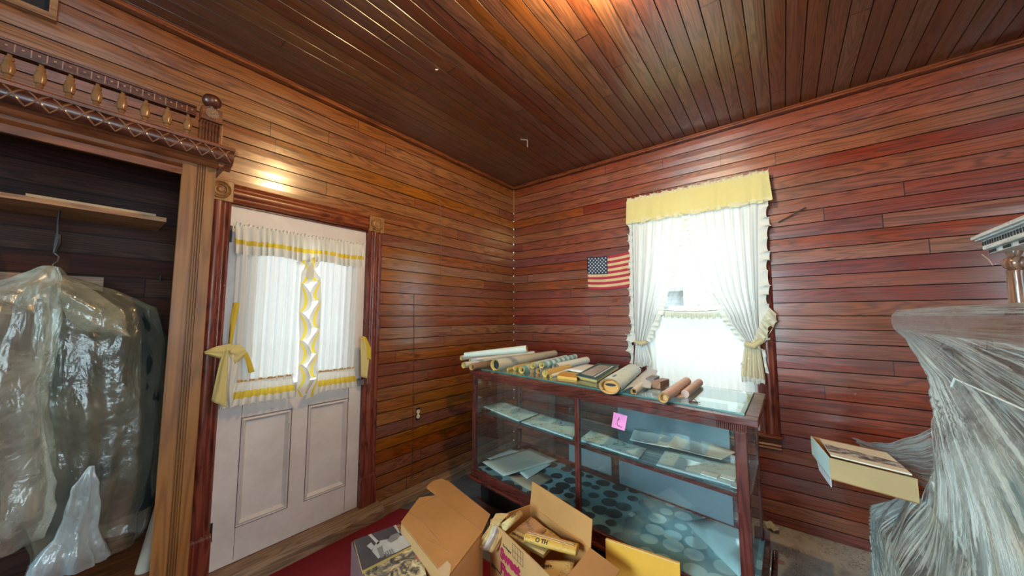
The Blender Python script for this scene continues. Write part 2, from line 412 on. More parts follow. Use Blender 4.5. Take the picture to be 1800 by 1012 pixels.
RW = (-4.4, -2.8, .8, 2.5); SW = (-2.0, -.6, .8, 2.5)  # unseen side opening placed so fill light reaches the cabinet front
def wall(name, mat, a0, a1, place, ops, pitch=.097, off=.072):
    m = MB(); board_wall(m, 0, a0, a1, FZ, CH+.02, pitch, off, place, ops); backing(m, a0, a1, FZ-.05, CH+.1, place, ops)
    return struct(build(name, m, mat, recalc=False))
wall('wall_left', M_left, XB, 0, lambda a, z, d: (a, d, z), [DO])
wall('wall_right', M_right, YB, 0, lambda a, z, d: (d, a, z), [WO])
wall('wall_back', M_left, XB, 0, lambda a, z, d: (a, YB-d, z), [RW])
wall('wall_side', M_right, YB, 0, lambda a, z, d: (XB-d, a, z), [SW])
m = MB()
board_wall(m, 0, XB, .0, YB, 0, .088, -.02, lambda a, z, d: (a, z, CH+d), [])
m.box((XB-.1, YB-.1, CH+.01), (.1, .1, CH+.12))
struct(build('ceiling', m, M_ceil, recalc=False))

_c = [x for x in M_ceil.node_tree.nodes if x.type == 'BSDF_PRINCIPLED'][0]; _c.inputs['Coat Roughness'].default_value = .27
n = N('patterned_linoleum'); c = n.coord(); s = n.sep(c)
base = n.ramp(n.noise(c, 2.2, 5, .6), [(.35, (.26, .20, .18)), (.5, (.44, .44, .42)), (.7, (.58, .58, .54))])
v = n.node('ShaderNodeTexVoronoi', {'Vector': n.node('ShaderNodeVectorMath', {0: c, 1: n.noise(c, 9, 2, .5, 0, True)}, operation='ADD').outputs[0], 'Scale': 9.0}, feature='DISTANCE_TO_EDGE').outputs[0]
sq = n.m('MULTIPLY', n.rng(v, .05, .02, 0, 1), n.rng(n.noise(c, 7, 2), .45, .6, 0, 1))
base = n.mix(n.m('MULTIPLY', sq, .8), base, (.05, .03, .04))
v2 = n.node('ShaderNodeTexVoronoi', {'Vector': c, 'Scale': 5.5}).outputs[0]
base = n.mix(n.rng(v2, .20, .14, 0, .75), base, (.45, .12, .12)); base = n.mix(n.rng(v2, .09, .05, 0, .8), base, (.25, .04, .06))
base = n.mix(n.rng(n.noise(c, 5, 5, .7), .5, .7, 0, .6), base, (.10, .09, .10))
base = n.mix(n.m('ADD', n.rng(s[1], -2.1, -1.5, 0, .75), n.rng(n.noise(c, 3, 3), .4, .6, -.1, .1), clamp=True), base, (.035, .04, .06))  # bluish shade around the case and boxes painted into the floor colour
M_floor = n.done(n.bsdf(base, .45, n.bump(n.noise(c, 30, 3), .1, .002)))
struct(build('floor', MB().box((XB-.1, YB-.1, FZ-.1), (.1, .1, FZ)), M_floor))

# crown mouldings and corner strip
cp = [(0, 0), (.012, 0), (.020, .010), (.020, .018), (.034, .030), (.034, .044), (0, .044)]
struct(build('trim_1', MB().prof([(a, -b) for a, b in cp], (XB, -.001, CH), (-.001, -.001, CH), (0, -1, 0), (0, 0, 1)), M_trimx))
struct(build('trim_2', MB().prof([(a, -b) for a, b in cp], (-.001, YB, CH), (-.001, -.001, CH), (-1, 0, 0), (0, 0, 1)), M_trimy))
struct(build('trim_3', MB().box((-.018, -.018, 2.985), (-.003, -.003, 2.70)), M_oak))
# worn floor boards beside the door wall
M_sill = wood('worn_threshold', 0, (.13, .075, .045), (.30, .19, .12), (.42, .30, .20), .6)
struct(build('trim_4', MB().prof([(0, 0), (.12, 0), (.12, .072), (.105, .10), (0, .1045)], (-2.95, -.001, FZ), (-1.75, -.001, FZ), (0, -1, 0), (0, 0, 1)), M_sill))
struct(build('trim_5', MB().prof([(0, 0), (.085, 0), (.080, .055), (0, .075)], (-1.75, -.001, FZ), (-.02, -.001, FZ), (0, -1, 0), (0, 0, 1)), M_sill))

# ------------------------------------------------------------------ door
d1 = thing('door_1', (-2.32, .0, 0)); struct(d1)
dx0, dx1, dz0, dz1 = -2.752, -1.896, .004, 2.092
gx0, gx1, gz0, gz1 = -2.63, -2.02, .97, 1.93
def rect_at(l, t, r, b_):   # measured rectangle on the door face
    return l, t, r, b_
PL = (AY(0, 425, 735), AY(0, 513, 720), AY(0, 507, 890), AY(0, 415, 930))
PR = (AY(0, 542, 713), AY(0, 613, 698), AY(0, 608, 855), AY(0, 537, 882))
plx = ((PL[0].x+PL[3].x)/2, (PL[1].x+PL[2].x)/2); plz = ((PL[2].z+PL[3].z)/2, (PL[0].z+PL[1].z)/2)
prx = ((PR[0].x+PR[3].x)/2, (PR[1].x+PR[2].x)/2); prz = plz
m = MB(); T0, T1 = .012, .052
def dbox(a, b, c_, d_, y0=T0): m.box((a, y0, c_), (b, T1, d_))
dbox(dx0, plx[0], dz0, gz0); dbox(plx[1], prx[0], dz0, gz0); dbox(prx[1], dx1, dz0, gz0)
dbox(plx[0], plx[1], dz0, plz[0]); dbox(prx[0], prx[1], dz0, plz[0]); dbox(plx[0], plx[1], plz[1], gz0); dbox(prx[0], prx[1], plz[1], gz0)
dbox(dx0, gx0, gz0, dz1); dbox(gx1, dx1, gz0, dz1); dbox(gx0, gx1, gz1, dz1)
leaf = build('door_leaf', m, M_door, d1)
for a, b in (plx, prx):
    z0, z1 = plz; mm = MB(); mm.box((a, .030, z0), (b, .05, z1))
    steps = [(0, .010), (.004, .016), (.014, .008), (.022, .020), (.030, .030)]
    for (i0, y0), (i1, y1) in zip(steps[:-1], steps[1:]):
        o = [(a+i0, z0+i0), (b-i0, z0+i0), (b-i0, z1-i0), (a+i0, z1-i0)]; q = [(a+i1, z0+i1), (b-i1, z0+i1), (b-i1, z1-i1), (a+i1, z1-i1)]
        for k in range(4):
            k2 = (k+1) % 4; mm.add([(o[k][0], y0, o[k][1]), (o[k2][0], y0, o[k2][1]), (q[k2][0], y1, q[k2][1]), (q[k][0], y1, q[k][1])], [(0, 1, 2, 3)])
    build('door_panel', mm, M_door, d1, recalc=False)
    g = MB()
    for (x0, zz0, x1, zz1) in ((a-.0025, z0-.004, a+.0015, z1+.006), (b-.0015, z0-.004, b+.0025, z1+.006), (a, z0-.0035, b, z0), (a, z1, b, z1+.0035)):
        g.box((x0, .009, zz0), (x1, .0135, zz1))
    build('panel_joint', g, M_doorline, d1)
g = MB(); lockz = plz[1]
for x in (plx[0], prx[1]): g.box((x-.001, .0105, .02), (x+.001, .013, plz[0])); g.box((x-.001, .0105, plz[1]), (x+.001, .013, gz0-.03))
build('stile_joint', g, M_doorline, d1)
build('door_glass', MB().box((gx0-.005, .030, gz0-.005), (gx1+.005, .034, gz1+.005)), M_glass, d1)
m = MB()
for a, b, c_, d_ in ((gx0, gx0+.018, gz0, gz1), (gx1-.018, gx1, gz0, gz1), (gx0, gx1, gz0, gz0+.02), (gx0, gx1, gz1-.018, gz1)): m.box((a, .006, c_), (b, .030, d_))
build('glazing_bead', m, M_door, d1)
for z in (1.92, .22):
    m = MB(); m.tube([(dx0-.008, .002, z-.06), (dx0-.008, .002, z+.06)], .0085, 10); m.lathe((dx0-.008, .002, z+.06), (0, 0, 1), [(0, .006), (.012, .009), (.022, .003)], 10)
    m.box((dx0-.006, .004, z-.05), (dx0+.012, .010, z+.05)); build('hinge', m, M_black, d1, smooth=True)
M_steel = plain('dull_steel', (.42, .38, .34), .35, Metallic=.8)
m = MB(); m.box((-1.915, -.020, .905), (-1.805, -.012, .945)); m.box((-1.935, .002, .895), (-1.905, .012, .955)); m.box((-1.93, -.02, .91), (-1.91, .004, .94))
lt = build('latch_bar', m, M_steel, d1, bevel=.002); 

# casing with flutes and rosettes
def fluted(w, n_=3, base=.016, top=.030, edge=.014):
    p = [(0, 0), (0, base), (edge*.6, top-.004), (edge, top)]
    inner = w-2*edge; s_ = inner/n_
    for i in range(n_):
        a = edge+i*s_
        for t in (.10, .3, .5, .7, .90): p.append((a+s_*t, top-.012*abs(sin(pi*t))**.8 if i % 2 == 0 else top+.002*sin(pi*t)-.001))
    p += [(w-edge, top), (w-edge*.6, top-.004), (w, base), (w, 0)]
    return p
def rosette(cx, cz, face, r, parent, mat, normal=(0, -1, 0), center=None):
    m = MB(); pr = [(0, r), (.008, r), (.011, r*.93), (.005, r*.84), (.003, r*.76), (.010, r*.66), (.011, r*.58), (.004, r*.50), (.003, r*.40), (.011, r*.28), (.013, r*.15), (.010, 0)]
    m.lathe(center, normal, pr, 32); return build('rosette', m, mat, parent, smooth=True)
dc = thing('trim_6', (-2.32, 0, 0)); struct(dc)
cw = .12; cxl = (dx0-.004-cw, dx0-.004); cxr = (dx1+.004, dx1+.004+cw)
for a, b in (cxl, cxr):
    build('side_casing', MB().prof(fluted(cw), (a, -.001, .23), (a, -.001, 2.10), (1, 0, 0), (0, -1, 0)), M_casez, dc, smooth=True)
    m = MB(); m.box((a-.004, -.036, FZ), (b+.004, -.001, .215)); m.prof([(0, 0), (0, .036), (.012, .030), (.02, .03), (.02, 0)], (a-.004, -.001, .212), (b+.004, -.001, .212), (0, 0, 1), (0, -1, 0))
    build('plinth_block', m, M_casez, dc, bevel=.003)
    bl = build('corner_block', MB().box((a-.003, -.036, 2.10), (b+.003, -.001, 2.225)), M_oak, dc, bevel=.004)
    rosette(0, 0, 0, .050, bl, M_oak, center=((a+b)/2, -.036, 2.1625))
hp = [(p, q) for p, q in fluted(.115)]
build('head_casing', MB().prof(hp, (cxl[1]+.003, -.001, 2.105), (cxr[0]-.003, -.001, 2.105), (0, 0, 1), (0, -1, 0)), M_casex, dc, smooth=True)
# jambs
m = MB(); m.box((DO[0], 0, FZ), (dx0-.002, .12, 2.095)); m.box((dx1+.002, 0, FZ), (DO[1], .12, 2.095)); m.box((DO[0], .0, dz1+.001), (DO[1], .12, 2.10)); m.box((DO[0], .0005, FZ), (DO[1], .12, .002)); 
build('jamb', m, M_casez, dc)

# ------------------------------------------------------------------ right window
w1 = thing('window_1', (0, -1.975, .55)); struct(w1)
y0, y1, z0, z1 = WO
wcw = .125
for a, nm in ((y0-wcw, 'r'), (y1, 'l')):
    build('side_casing', MB().prof(fluted(wcw, 4), (-.001, a, z0-.0), (-.001, a, z1+.01), (0, 1, 0), (-1, 0, 0)), M_casez, w1, smooth=True)
build('head_casing', MB().prof(fluted(.11), (-.001, y0, z1), (-.001, y1, z1), (0, 0, 1), (-1, 0, 0)), M_casex, w1, smooth=True)
for a in (y0-wcw/2, y1+wcw/2):
    bl = build('corner_block', MB().box((-.036, a-wcw/2-.002, z1), (-.001, a+wcw/2+.002, z1+.12)), M_oak, w1, bevel=.003)
    rosette(0, 0, 0, .05, bl, M_oak, (-1, 0, 0), (-.036, a, z1+.06))
m = MB(); m.prof([(0, -.02), (.05, -.02), (.058, -.012), (.058, -.004), (.05, .002), (0, .002)], (-.001, y0-wcw-.01, z0-.003), (-.001, y1+wcw+.01, z0-.003), (-1, 0, 0), (0, 0, 1))
build('stool', m, M_trimy, w1)
build('apron', MB().prof([(0, 0), (.012, 0), (.02, .012), (.014, .024), (.022, .036), (.014, .05), (.022, .062), (.014, .076), (.022, .09), (0, .092)], (-.001, y0-wcw, z0-.117), (-.001, y1+wcw, z0-.117), (-1, 0, 0), (0, 0, 1)), M_trimy, w1, smooth=True)
def sash(mb, x, a, b, c_, d_, w=.045, t=.03):
    mb.box((x, a, c_), (x+t, a+w, d_)); mb.box((x, b-w, c_), (x+t, b, d_)); mb.box((x, a+w, c_), (x+t, b-w, c_+w)); mb.box((x, a+w, d_-w), (x+t, b-w, d_))
m = MB(); sash(m, .07, y0+.02, y1-.02, 1.475, z1-.02); build('upper_sash', m, M_white, w1)
m = MB(); sash(m, .035, y0+.02, y1-.02, z0+.01, 1.52); build('lower_sash', m, M_white, w1)
build('pane', MB().box((.083, y0+.06, 1.51), (.087, y1-.06, z1-.06)), M_glass, w1)
build('pane', MB().box((.048, y0+.06, z0+.05), (.052, y1-.06, 1.48)), M_glass, w1)
m = MB(); m.box((.0, y0, z0), (.14, y0+.018, z1)); m.box((0, y1-.018, z0), (.14, y1, z1)); m.box((0, y0, z1-.018), (.14, y1, z1)); m.box((0, y0, z0-.02), (.18, y1, z0+.008))
build('jamb', m, M_white, w1)
lk = MB(); lk.box((.02, -1.99, 1.518), (.05, -1.93, 1.535)); build('sash_lock', lk, M_steel, w1)

# rear windows (behind the camera)
for nm, op, pl_ in (('window_2', RW, lambda a, z, d: Vector((a, YB-d, z))), ('window_3', SW, lambda a, z, d: Vector((XB-d, a, z)))):
    w = thing(nm, pl_((op[0]+op[1])/2, op[2], 0)); struct(w); m = MB(); a, b, c_, d_ = op
    def bb(a, b, c_, d_, t0=-.03, t1=.03): m.hexa([pl_(a, c_, t0), pl_(b, c_, t0), pl_(b, c_, t1), pl_(a, c_, t1), pl_(a, d_, t0), pl_(b, d_, t0), pl_(b, d_, t1), pl_(a, d_, t1)])
    bb(a-.1, a, c_-.1, d_+.1); bb(b, b+.1, c_-.1, d_+.1); bb(a, b, c_-.1, c_); bb(a, b, d_, d_+.1); build('window_frame', m, M_casez, w)
    m = MB(); bb(a, a+.05, c_, d_, .03, .07); bb(b-.05, b, c_, d_, .03, .07); bb(a+.05, b-.05, c_, c_+.05, .03, .07); bb(a+.05, b-.05, d_-.05, d_, .03, .07); bb(a+.05, b-.05, (c_+d_)/2-.02, (c_+d_)/2+.02, .03, .07); build('sash', m, M_white, w)
    m = MB(); bb(a+.05, b-.05, c_+.05, d_-.05, .048, .052); build('pane', m, M_glass, w)

# ------------------------------------------------------------------ neighbouring house, seen through the curtain gap
M_siding = N('pale_siding'); nn = M_siding; c = nn.sep(nn.coord()); st = nn.m('FRACT', nn.m('DIVIDE', c[2], .14))
M_siding = nn.done(nn.bsdf(nn.mix(nn.m('LESS_THAN', st, .12), (.40, .42, .45), (.30, .32, .35)), .6))
M_roof = plain('pale_roof_shingle', (.34, .335, .32), .8, .12, 20); M_grass = plain('dry_lawn', (.42, .44, .34), .9, .2, 3)
h = thing('neighbouring_house', (10, 1.6, -.7), 'pale sided house with shallow roof outside, seen through the curtain gap', 'house')
build('wall', MB().box((9, -6, -.7), (14, 10, 2.30)), M_siding, h)
m = MB(); m.slab([(8.6, -6.4, 2.22), (8.6, 10.4, 2.22), (11.5, 10.4, 3.26), (11.5, -6.4, 3.26)], (0, 0, .12)); m.slab([(11.5, -6.4, 3.26), (11.5, 10.4, 3.26), (14.4, 10.4, 2.22), (14.4, -6.4, 2.22)], (0, 0, .12)); build('roof', m, M_roof, h)
M_hfr = plain('house_window_frame', (.30, .31, .32), .5); M_hwin = plain('far_window_glass', (.08, .13, .13), .2)
for yy, w_, zt_ in ((-.23, .34, 1.99), (-1.0, .5, 2.15), (2.6, .7, 2.0)):
    a = MB().box((8.95, yy-w_/2-.13, .6), (9.02, yy+w_/2+.13, zt_+.12)); fr = build('window', a, M_hfr, h)
    build('window_glass', MB().box((8.93, yy-w_/2, .75), (8.96, yy+w_/2, zt_)), M_hwin, fr)
tag(build('lawn', MB().box((.3, -30, -.9), (60, 30, -.7)), M_grass, org=(20, 0, -.7)), 'pale dry lawn outside between the window and the neighbouring house', 'lawn')
tag(build('door_shade_roof', MB().box((-8, .3, 2.7), (.2, 3.4, 2.85)), plain('door_shade_paint', (.5, .52, .52), .7), org=(-3, 2, 2.7)), 'added unseen porch roof outside, shading the white panelled door', 'porch')  # unseen roof added to cut the daylight at the door
tag(build('porch_floor', MB().box((-8, .3, -.5), (.2, 4, -.3)), plain('porch_boards', (.5, .5, .48), .7), org=(-3, 2, -.3)), 'pale porch floor outside the white panelled door', 'porch')

# ------------------------------------------------------------------ curtains
def lerp(a, b, t): return a+(b-a)*t
def interp(tab, z):    # tab sorted by descending z: (z, val)
    if z >= tab[0][0]: return tab[0][1]
    for (a, va), (b, vb) in zip(tab[:-1], tab[1:]):
        if z >= b: return lerp(vb, va, (z-b)/(a-b))
    return tab[-1][1]
def ruffle(mb, pts, outdir, width, depthdir, amp=.012, per=.035, mi=0, nv=3, seg=9, seed=0):
    """gathered strip along a path; outdir(i) = in-plane direction the free edge points"""
    pts = [Vector(p) for p in pts]; L = [0]
    for a, b in zip(pts[:-1], pts[1:]): L.append(L[-1]+(b-a).length)
    n_ = max(8, int(L[-1]/per*seg)); D = Vector(depthdir)
    def pos(s):
        for i in range(len(L)-1):
            if s <= L[i+1] or i == len(L)-2: return pts[i].lerp(pts[i+1], (s-L[i])/(L[i+1]-L[i]))
    O = Vector(outdir)
    def fn(u, v):
        s = u*L[-1]; ph = 2*pi*s/per+sin(s*23+seed)*1.3; t = (pts[-1]-pts[0]).normalized()
        w = width*(1+.18*sin(ph*.37+seed)+.10*sin(ph))
        return pos(s)+O*(w*v)+D*(amp*sin(ph)*(.25+v))+t*(per*.22*cos(ph)*v)
    mb.grid(fn, n_, nv, (lambda u, v: mi)); return mb
YC = -.055
# --- door curtain
dcur = thing('door_curtain', (-2.3, YC, .8), 'white sheer ruffled curtain with yellow bands hung on the white door', 'curtain')
rodL = AY(YC, 416, 398); rodR = AY(YC, 634, 436); zr = (rodL.z+rodR.z)/2; xl, xr = rodL.x, rodR.x
m = MB(); m.tube([(xl-.01, YC, zr), (xr+.012, YC, zr)], .006, 10); build('curtain_rod', m, M_steel, dcur, smooth=True)
xmL = AY(YC, 527, 560).x; xmR = AY(YC, 557, 560).x; zb = AY(YC, 470, 668).z
def panel(xa, xb, xa2, xb2, nf, seed, mat=M_sheer, ztop=zr, zbot=None, taper=1):
    zbot = zb if zbot is None else zbot
    def fn(u, v):
        z = lerp(ztop, zbot, v); xx = lerp(lerp(xa, xa2, v), lerp(xb, xb2, v), u)
        f = (sin(u*nf*2*pi+seed)+.5*sin(u*nf*4.7*pi+seed*2+v*1.5))*.9
        return (xx+.004*sin(u*nf*2*pi+1+seed), YC-.004+.011*f*(.6+.5*v), z+.006*sin(v*7+u*5))
    mb = MB(); mb.grid(fn, 90, 26); return build('sheer_panel', mb, mat, dcur, smooth=2, recalc=False)
M_dsheer = cloth('door_sheer', (.86, .87, .87), .36, .03)
panel(xl+.005, xmL+.0, xl+.01, xmL-.01, 7, .3, M_dsheer); panel(xmR, xr-.008, xmR+.0, xr-.02, 6, 2.1, M_dsheer)
# top valance
m = MB(); h0 = .165
def vfn(u, v):
    x = lerp(xl-.012, xr+.018, u); ph = u*2*pi*20+sin(u*31)*1.4
    return (x+.005*cos(ph)*v, YC-.016-.006*v-.017*sin(ph)*(.25+v), zr+.012-h0*v-.006*sin(u*17)*v)
m.grid(vfn, 260, 12, lambda u, v: 1 if .50 < v < .70 else (2 if v > .97 else 0)); build('valance', m, [M_ruf, M_yel, M_stitch], dcur, smooth=2, recalc=False)
m = MB(); ruffle(m, [(xl-.01, YC-.012, zr), (xr+.016, YC-.012, zr)], (0, 0, 1), .026, (0, -1, 0), .008, .022); build('heading_ruffle', m, M_ruf, dcur, smooth=2, recalc=False)
# bottom ruffles
def brf(xa, xb, zt, hh, seed, nf):
    m = MB()
    def fn(u, v):
        x = lerp(xa-.03*v, xb+.02*v, u); ph = u*2*pi*nf+seed
        return (x+.004*cos(ph)*v, YC-.012-.004*v-.013*sin(ph)*(.15+v), zt-hh*v+.004*sin(ph*1.1)*v)
    m.grid(fn, int(nf*14), 10, lambda u, v: 1 if .42 < v < .68 else 0); build('bottom_ruffle', m, [M_ruf, M_yel], dcur, smooth=2, recalc=False)
    m2 = MB(); ruffle(m2, [(xa, YC-.014, zt), (xb, YC-.014, zt)], (0, 0, 1), .012, (0, -1, 0), .005, .018); build('ruffle_heading', m2, M_stitch, dcur, smooth=2, recalc=False)
brf(xl-.005, xmL-.03, zb+.01, .135, .2, 9); brf(xmR+.015, xr-.025, zb+.01, .135, 1.4, 8)
# centre ruffles with yellow band
def centre(tab, sgn, seed):
    m = MB(); pts = [Vector(AY(YC, *p)) for p in tab]
    def fn(u, v):
        k = u*(len(pts)-1); i = min(int(k), len(pts)-2); p = pts[i].lerp(pts[i+1], k-i); ph = u*2*pi*6+seed
        return (p.x+sgn*(.040+.030*sin(ph))*v*1.1, YC-.016-.024*cos(ph)*v, p.z+.036*cos(ph+.6)*v)
    m.grid(fn, 110, 8, lambda u, v: 1 if .40 < v < .66 else 0); build('centre_ruffle', m, [M_ruf, M_yel], dcur, smooth=2, recalc=False)
centre([(540, 455), (528, 480), (524, 540), (524, 600), (522, 650), (518, 700)], 1, .4)
centre([(541, 455), (562, 490), (563, 530), (560, 590), (556, 640), (558, 690)], -1, 2.0)
# ties
def leafshape(mb, pts_l, pts_r, depth, nu=14, mi=0, belly=.012):
    def fn(u, v):
        k = v*(len(pts_l)-1); i = min(int(k), len(pts_l)-2); a = pts_l[i].lerp(pts_l[i+1], k-i); b = pts_r[i].lerp(pts_r[i+1], k-i)
        p = a.lerp(b, u); p = p+Vector((0, -belly*sin(pi*u)-.004*sin(u*14+v*5)-depth, 0)); return p
    mb.grid(fn, nu, 16, lambda u, v: mi)
def A(px, py, y=YC-.012): return Vector(AY(y, px, py))
tie = thing('curtain_tie', A(400, 640), 'pale yellow bow tie hanging from the left edge of the door curtain', 'curtain tie')
m = MB(); leafshape(m, [A(410, 532), A(405, 560), A(402, 605)], [A(421, 531), A(416, 560), A(407, 606)], .0, 6); build('strap', m, M_yel, tie, smooth=2, solid=.002, recalc=False)
m = MB(); leafshape(m, [A(405, 603), A(380, 608), A(357, 618)], [A(404, 622), A(385, 630), A(359, 622)], .012); leafshape(m, [A(402, 606), A(420, 605), A(428, 612)], [A(402, 626), A(412, 640), A(434, 621)], .012); build('bow_loop', m, M_pyel, tie, smooth=2, solid=.002, recalc=False)
m = MB(); leafshape(m, [A(392, 612), A(383, 640), A(375, 680), A(370, 704)], [A(400, 612), A(399, 640), A(398, 690), A(396, 715)], .016); build('bow_tail', m, M_pyel, tie, smooth=2, solid=.002, recalc=False)
m = MB(); leafshape(m, [A(399, 620), A(397, 650), A(398, 690), A(402, 714)], [A(415, 620), A(418, 645), A(410, 680), A(410, 700)], .006); build('bow_tail', m, M_ruf, tie, smooth=2, solid=.002, recalc=False)
m = MB(); leafshape(m, [A(426, 620), A(432, 640), A(436, 655)], [A(433, 619), A(440, 635), A(446, 652)], .018, 6, belly=.003); build('ribbon', m, M_yel, tie, smooth=2, solid=.002, recalc=False)
m = MB(); m.lathe(A(404, 614, YC-.035), (0, 1, 0), [(0, .004), (.006, .017), (.02, .020), (.03, .01)], 12); build('knot', m, M_pyel, tie, smooth=True)
tie = thing('curtain_tie', A(640, 620), 'pale yellow cloth tie hanging at the right edge of the door curtain', 'curtain tie')
m = MB(); leafshape(m, [A(632, 592), A(633, 625), A(634, 662)], [A(640, 592), A(650, 625), A(645, 665)], .006, 10, belly=.02); build('bow_tail', m, M_pyel, tie, smooth=2, solid=.002, recalc=False)
m = MB(); leafshape(m, [A(633, 590), A(638, 610), A(642, 630)], [A(640, 592), A(650, 612), A(650, 632)], .022, 6, belly=.006); build('ribbon', m, M_yel, tie, smooth=2, solid=.002, recalc=False)

# --- window curtains
XC = -.075
def B(px, py, x=XC): return Vector(AX(x, px, py))
wc = thing('window_curtain', (XC, -1.95, 1.0), 'white tied back curtains with yellow ruffled valance on the window', 'curtain')
vt = [B(1110, 352), B(1348, 303)]; zv = (vt[0].z+vt[1].z)/2
m = MB(); m.tube([(XC+.01, -1.46, zv-.03), (XC+.01, -2.52, zv-.03)], .007, 10); build('curtain_rod', m, M_steel, wc, smooth=True)
yl, yr = -1.447, -2.52
m = MB()
def fn(u, v):
    y = lerp(yl+.005, yr-.012, u); ph = u*2*pi*11+sin(u*19)*1.5
    return (XC-.022-.020*v-.007*sin(ph)*v-.003*sin(u*61), y+.004*cos(ph)*v-(.02*v if u > .97 else 0), zv-.01-.215*v-.010*sin(u*13)*v)
m.grid(fn, 200, 12, lambda u, v: 0); build('valance', m, M_pyel, wc, smooth=2, recalc=False)
m = MB(); ruffle(m, [(XC-.02, yl+.004, zv-.012), (XC-.02, yr-.012, zv-.012)], (0, 0, 1), .032, (-1, 0, 0), .012, .040); ruffle(m, [(XC-.044, yl+.004, zv-.205), (XC-.044, yr-.012, zv-.205)], (0, 0, -1), .034, (-1, 0, 0), .008, .055, seed=2)
m.box((XC-.02, yr-.014, zv-.22), (-.012, yr-.010, zv-.01)); m.box((XC-.02, yl+.004, zv-.22), (-.012, yl+.007, zv-.01))
build('valance_ruffle', m, cloth('valance_ruffle_cloth', (.93, .86, .60), .35), wc, smooth=2, recalc=False)
def tabz(pxs): return sorted([(B(*p).z, B(*p).y) for p in pxs], reverse=True)
inL = tabz([(1200, 376), (1190, 430), (1172, 500), (1152, 560), (1136, 598)]); ouL = tabz([(1111, 375), (1113, 450), (1114, 540), (1117, 600)])
inR = tabz([(1210, 374), (1222, 430), (1250, 510), (1285, 565), (1316, 604)]); ouR = tabz([(1334, 340), (1334, 420), (1334, 520), (1334, 600)])
ztL = B(1128, 606).z; ztR = B(1325, 606).z
def wpanel(inn, out, zt, nf, seed):
    m = MB(); zt0 = zv-.05
    def fn(u, v):
        z = lerp(zt0, zt, v); a = interp(inn, z); b = interp(out, z); y = lerp(a, b, u)
        wd = abs(a-b)/.4; f = sin(u*nf*2*pi+seed+.6*sin(v*3))+.4*sin(u*nf*4.3*pi+seed)
        return (XC-.006+.020*f*(.45+.55*v)*min(1, wd+.5), y, z-.03*(1-u)*v*(0 if v < .85 else 1))
    m.grid(fn, 100, 40); build('curtain_panel', m, M_sheer, wc, smooth=2, recalc=False)
wpanel(inL, ouL, ztL, 5, .5); wpanel(inR, ouR, ztR, 7, 1.7)
def tailp(tp, bt, zt, zb_, nf, seed, mat):
    m = MB()
    def fn(u, v):
        z = lerp(zt, zb_, v); y = lerp(lerp(tp[0], bt[0], v**.8), lerp(tp[1], bt[1], v**.8), u)
        return (XC-.012+.016*sin(u*nf*2*pi+seed)*(.4+.8*v), y, z-.015*u*v)
    m.grid(fn, 60, 26); build('curtain_tail', m, mat, wc, smooth=2, recalc=False)
    m = MB(); ruffle(m, [(XC-.012, bt[0], zb_+.005), (XC-.012, bt[1], zb_-.01)], (0, 0, -1), .045, (-1, 0, 0), .012, .028); build('tail_ruffle', m, M_ruf, wc, smooth=2, recalc=False)
    return
tailp((B(1136, 600).y, B(1118, 600).y), (B(1146, 640).y, B(1115, 640).y), ztL+.01, B(1128, 635).z, 3, .4, M_sheer)
tailp((B(1310, 606).y, B(1335, 606).y), (B(1302, 650).y, B(1345, 660).y), ztR+.01, B(1325, 662).z, 4, .4, cloth('cream_sheer', (.90, .80, .60), .45))
m = MB()
for tab, sg, w_, sd in ((inL, -1, .045, 0), (inR, 1, .045, 2)):
    pts = [(XC-.014, y, z) for z, y in tab]; ruffle(m, pts, (0, sg, -.15), w_, (-1, 0, 0), .010, .045, seed=sd)
ruffle(m, [(XC-.01, y, z) for z, y in ouL], (0, 1, 0), .040, (-1, 0, 0), .012, .085, seed=1)
ruffle(m, [(XC-.01, y, z) for z, y in ouR], (0, -1, 0), .060, (-1, 0, 0), .012, .085, seed=1)
ruffle(m, [B(1114, 606), B(1113, 640)], (0, 1, 0), .035, (-1, 0, 0), .012, .07); ruffle(m, [B(1322, 612), B(1312, 650)], (0, 1, .2), .04, (-1, 0, 0), .010, .04); ruffle(m, [B(1338, 612), B(1346, 655)], (0, -1, 0), .02, (-1, 0, 0), .010, .06)
ruffle(m, [B(1112, 585), B(1109, 620)], (0, 1, 0), .05, (-1, 0, 0), .02, .07)
build('edge_ruffle', m, M_ruf, wc, smooth=2, recalc=False)
# tie-backs
m = MB(); m.tube([B(1136, 600, XC-.03), B(1128, 604, XC-.035), B(1116, 600, XC-.02)], [.018, .020, .015], 10); build('tie_back', m, M_cream, wc, smooth=True)
m = MB(); m.tube([B(1310, 604, XC-.03), B(1325, 608, XC-.045), B(1338, 598, XC-.02)], [.022, .024, .02], 10); build('tie_back', m, M_cream, wc, smooth=True)
m = MB(); ruffle(m, [B(1322, 602, XC-.03), B(1340, 560, XC-.02), B(1352, 540, XC-.01)], (-.1, -.6, -.75), .085, (-1, 0, 0), .018, .05, seed=3); ruffle(m, [B(1330, 612, XC-.03), B(1345, 600, XC-.02), B(1360, 575, XC-.01)], (-.2, -.3, .8), .05, (-1, 0, 0), .014, .05)
build('tie_ruffle', m, cloth('tie_ruffle_cloth', (.90, .84, .66), .35), wc, smooth=2, recalc=False)
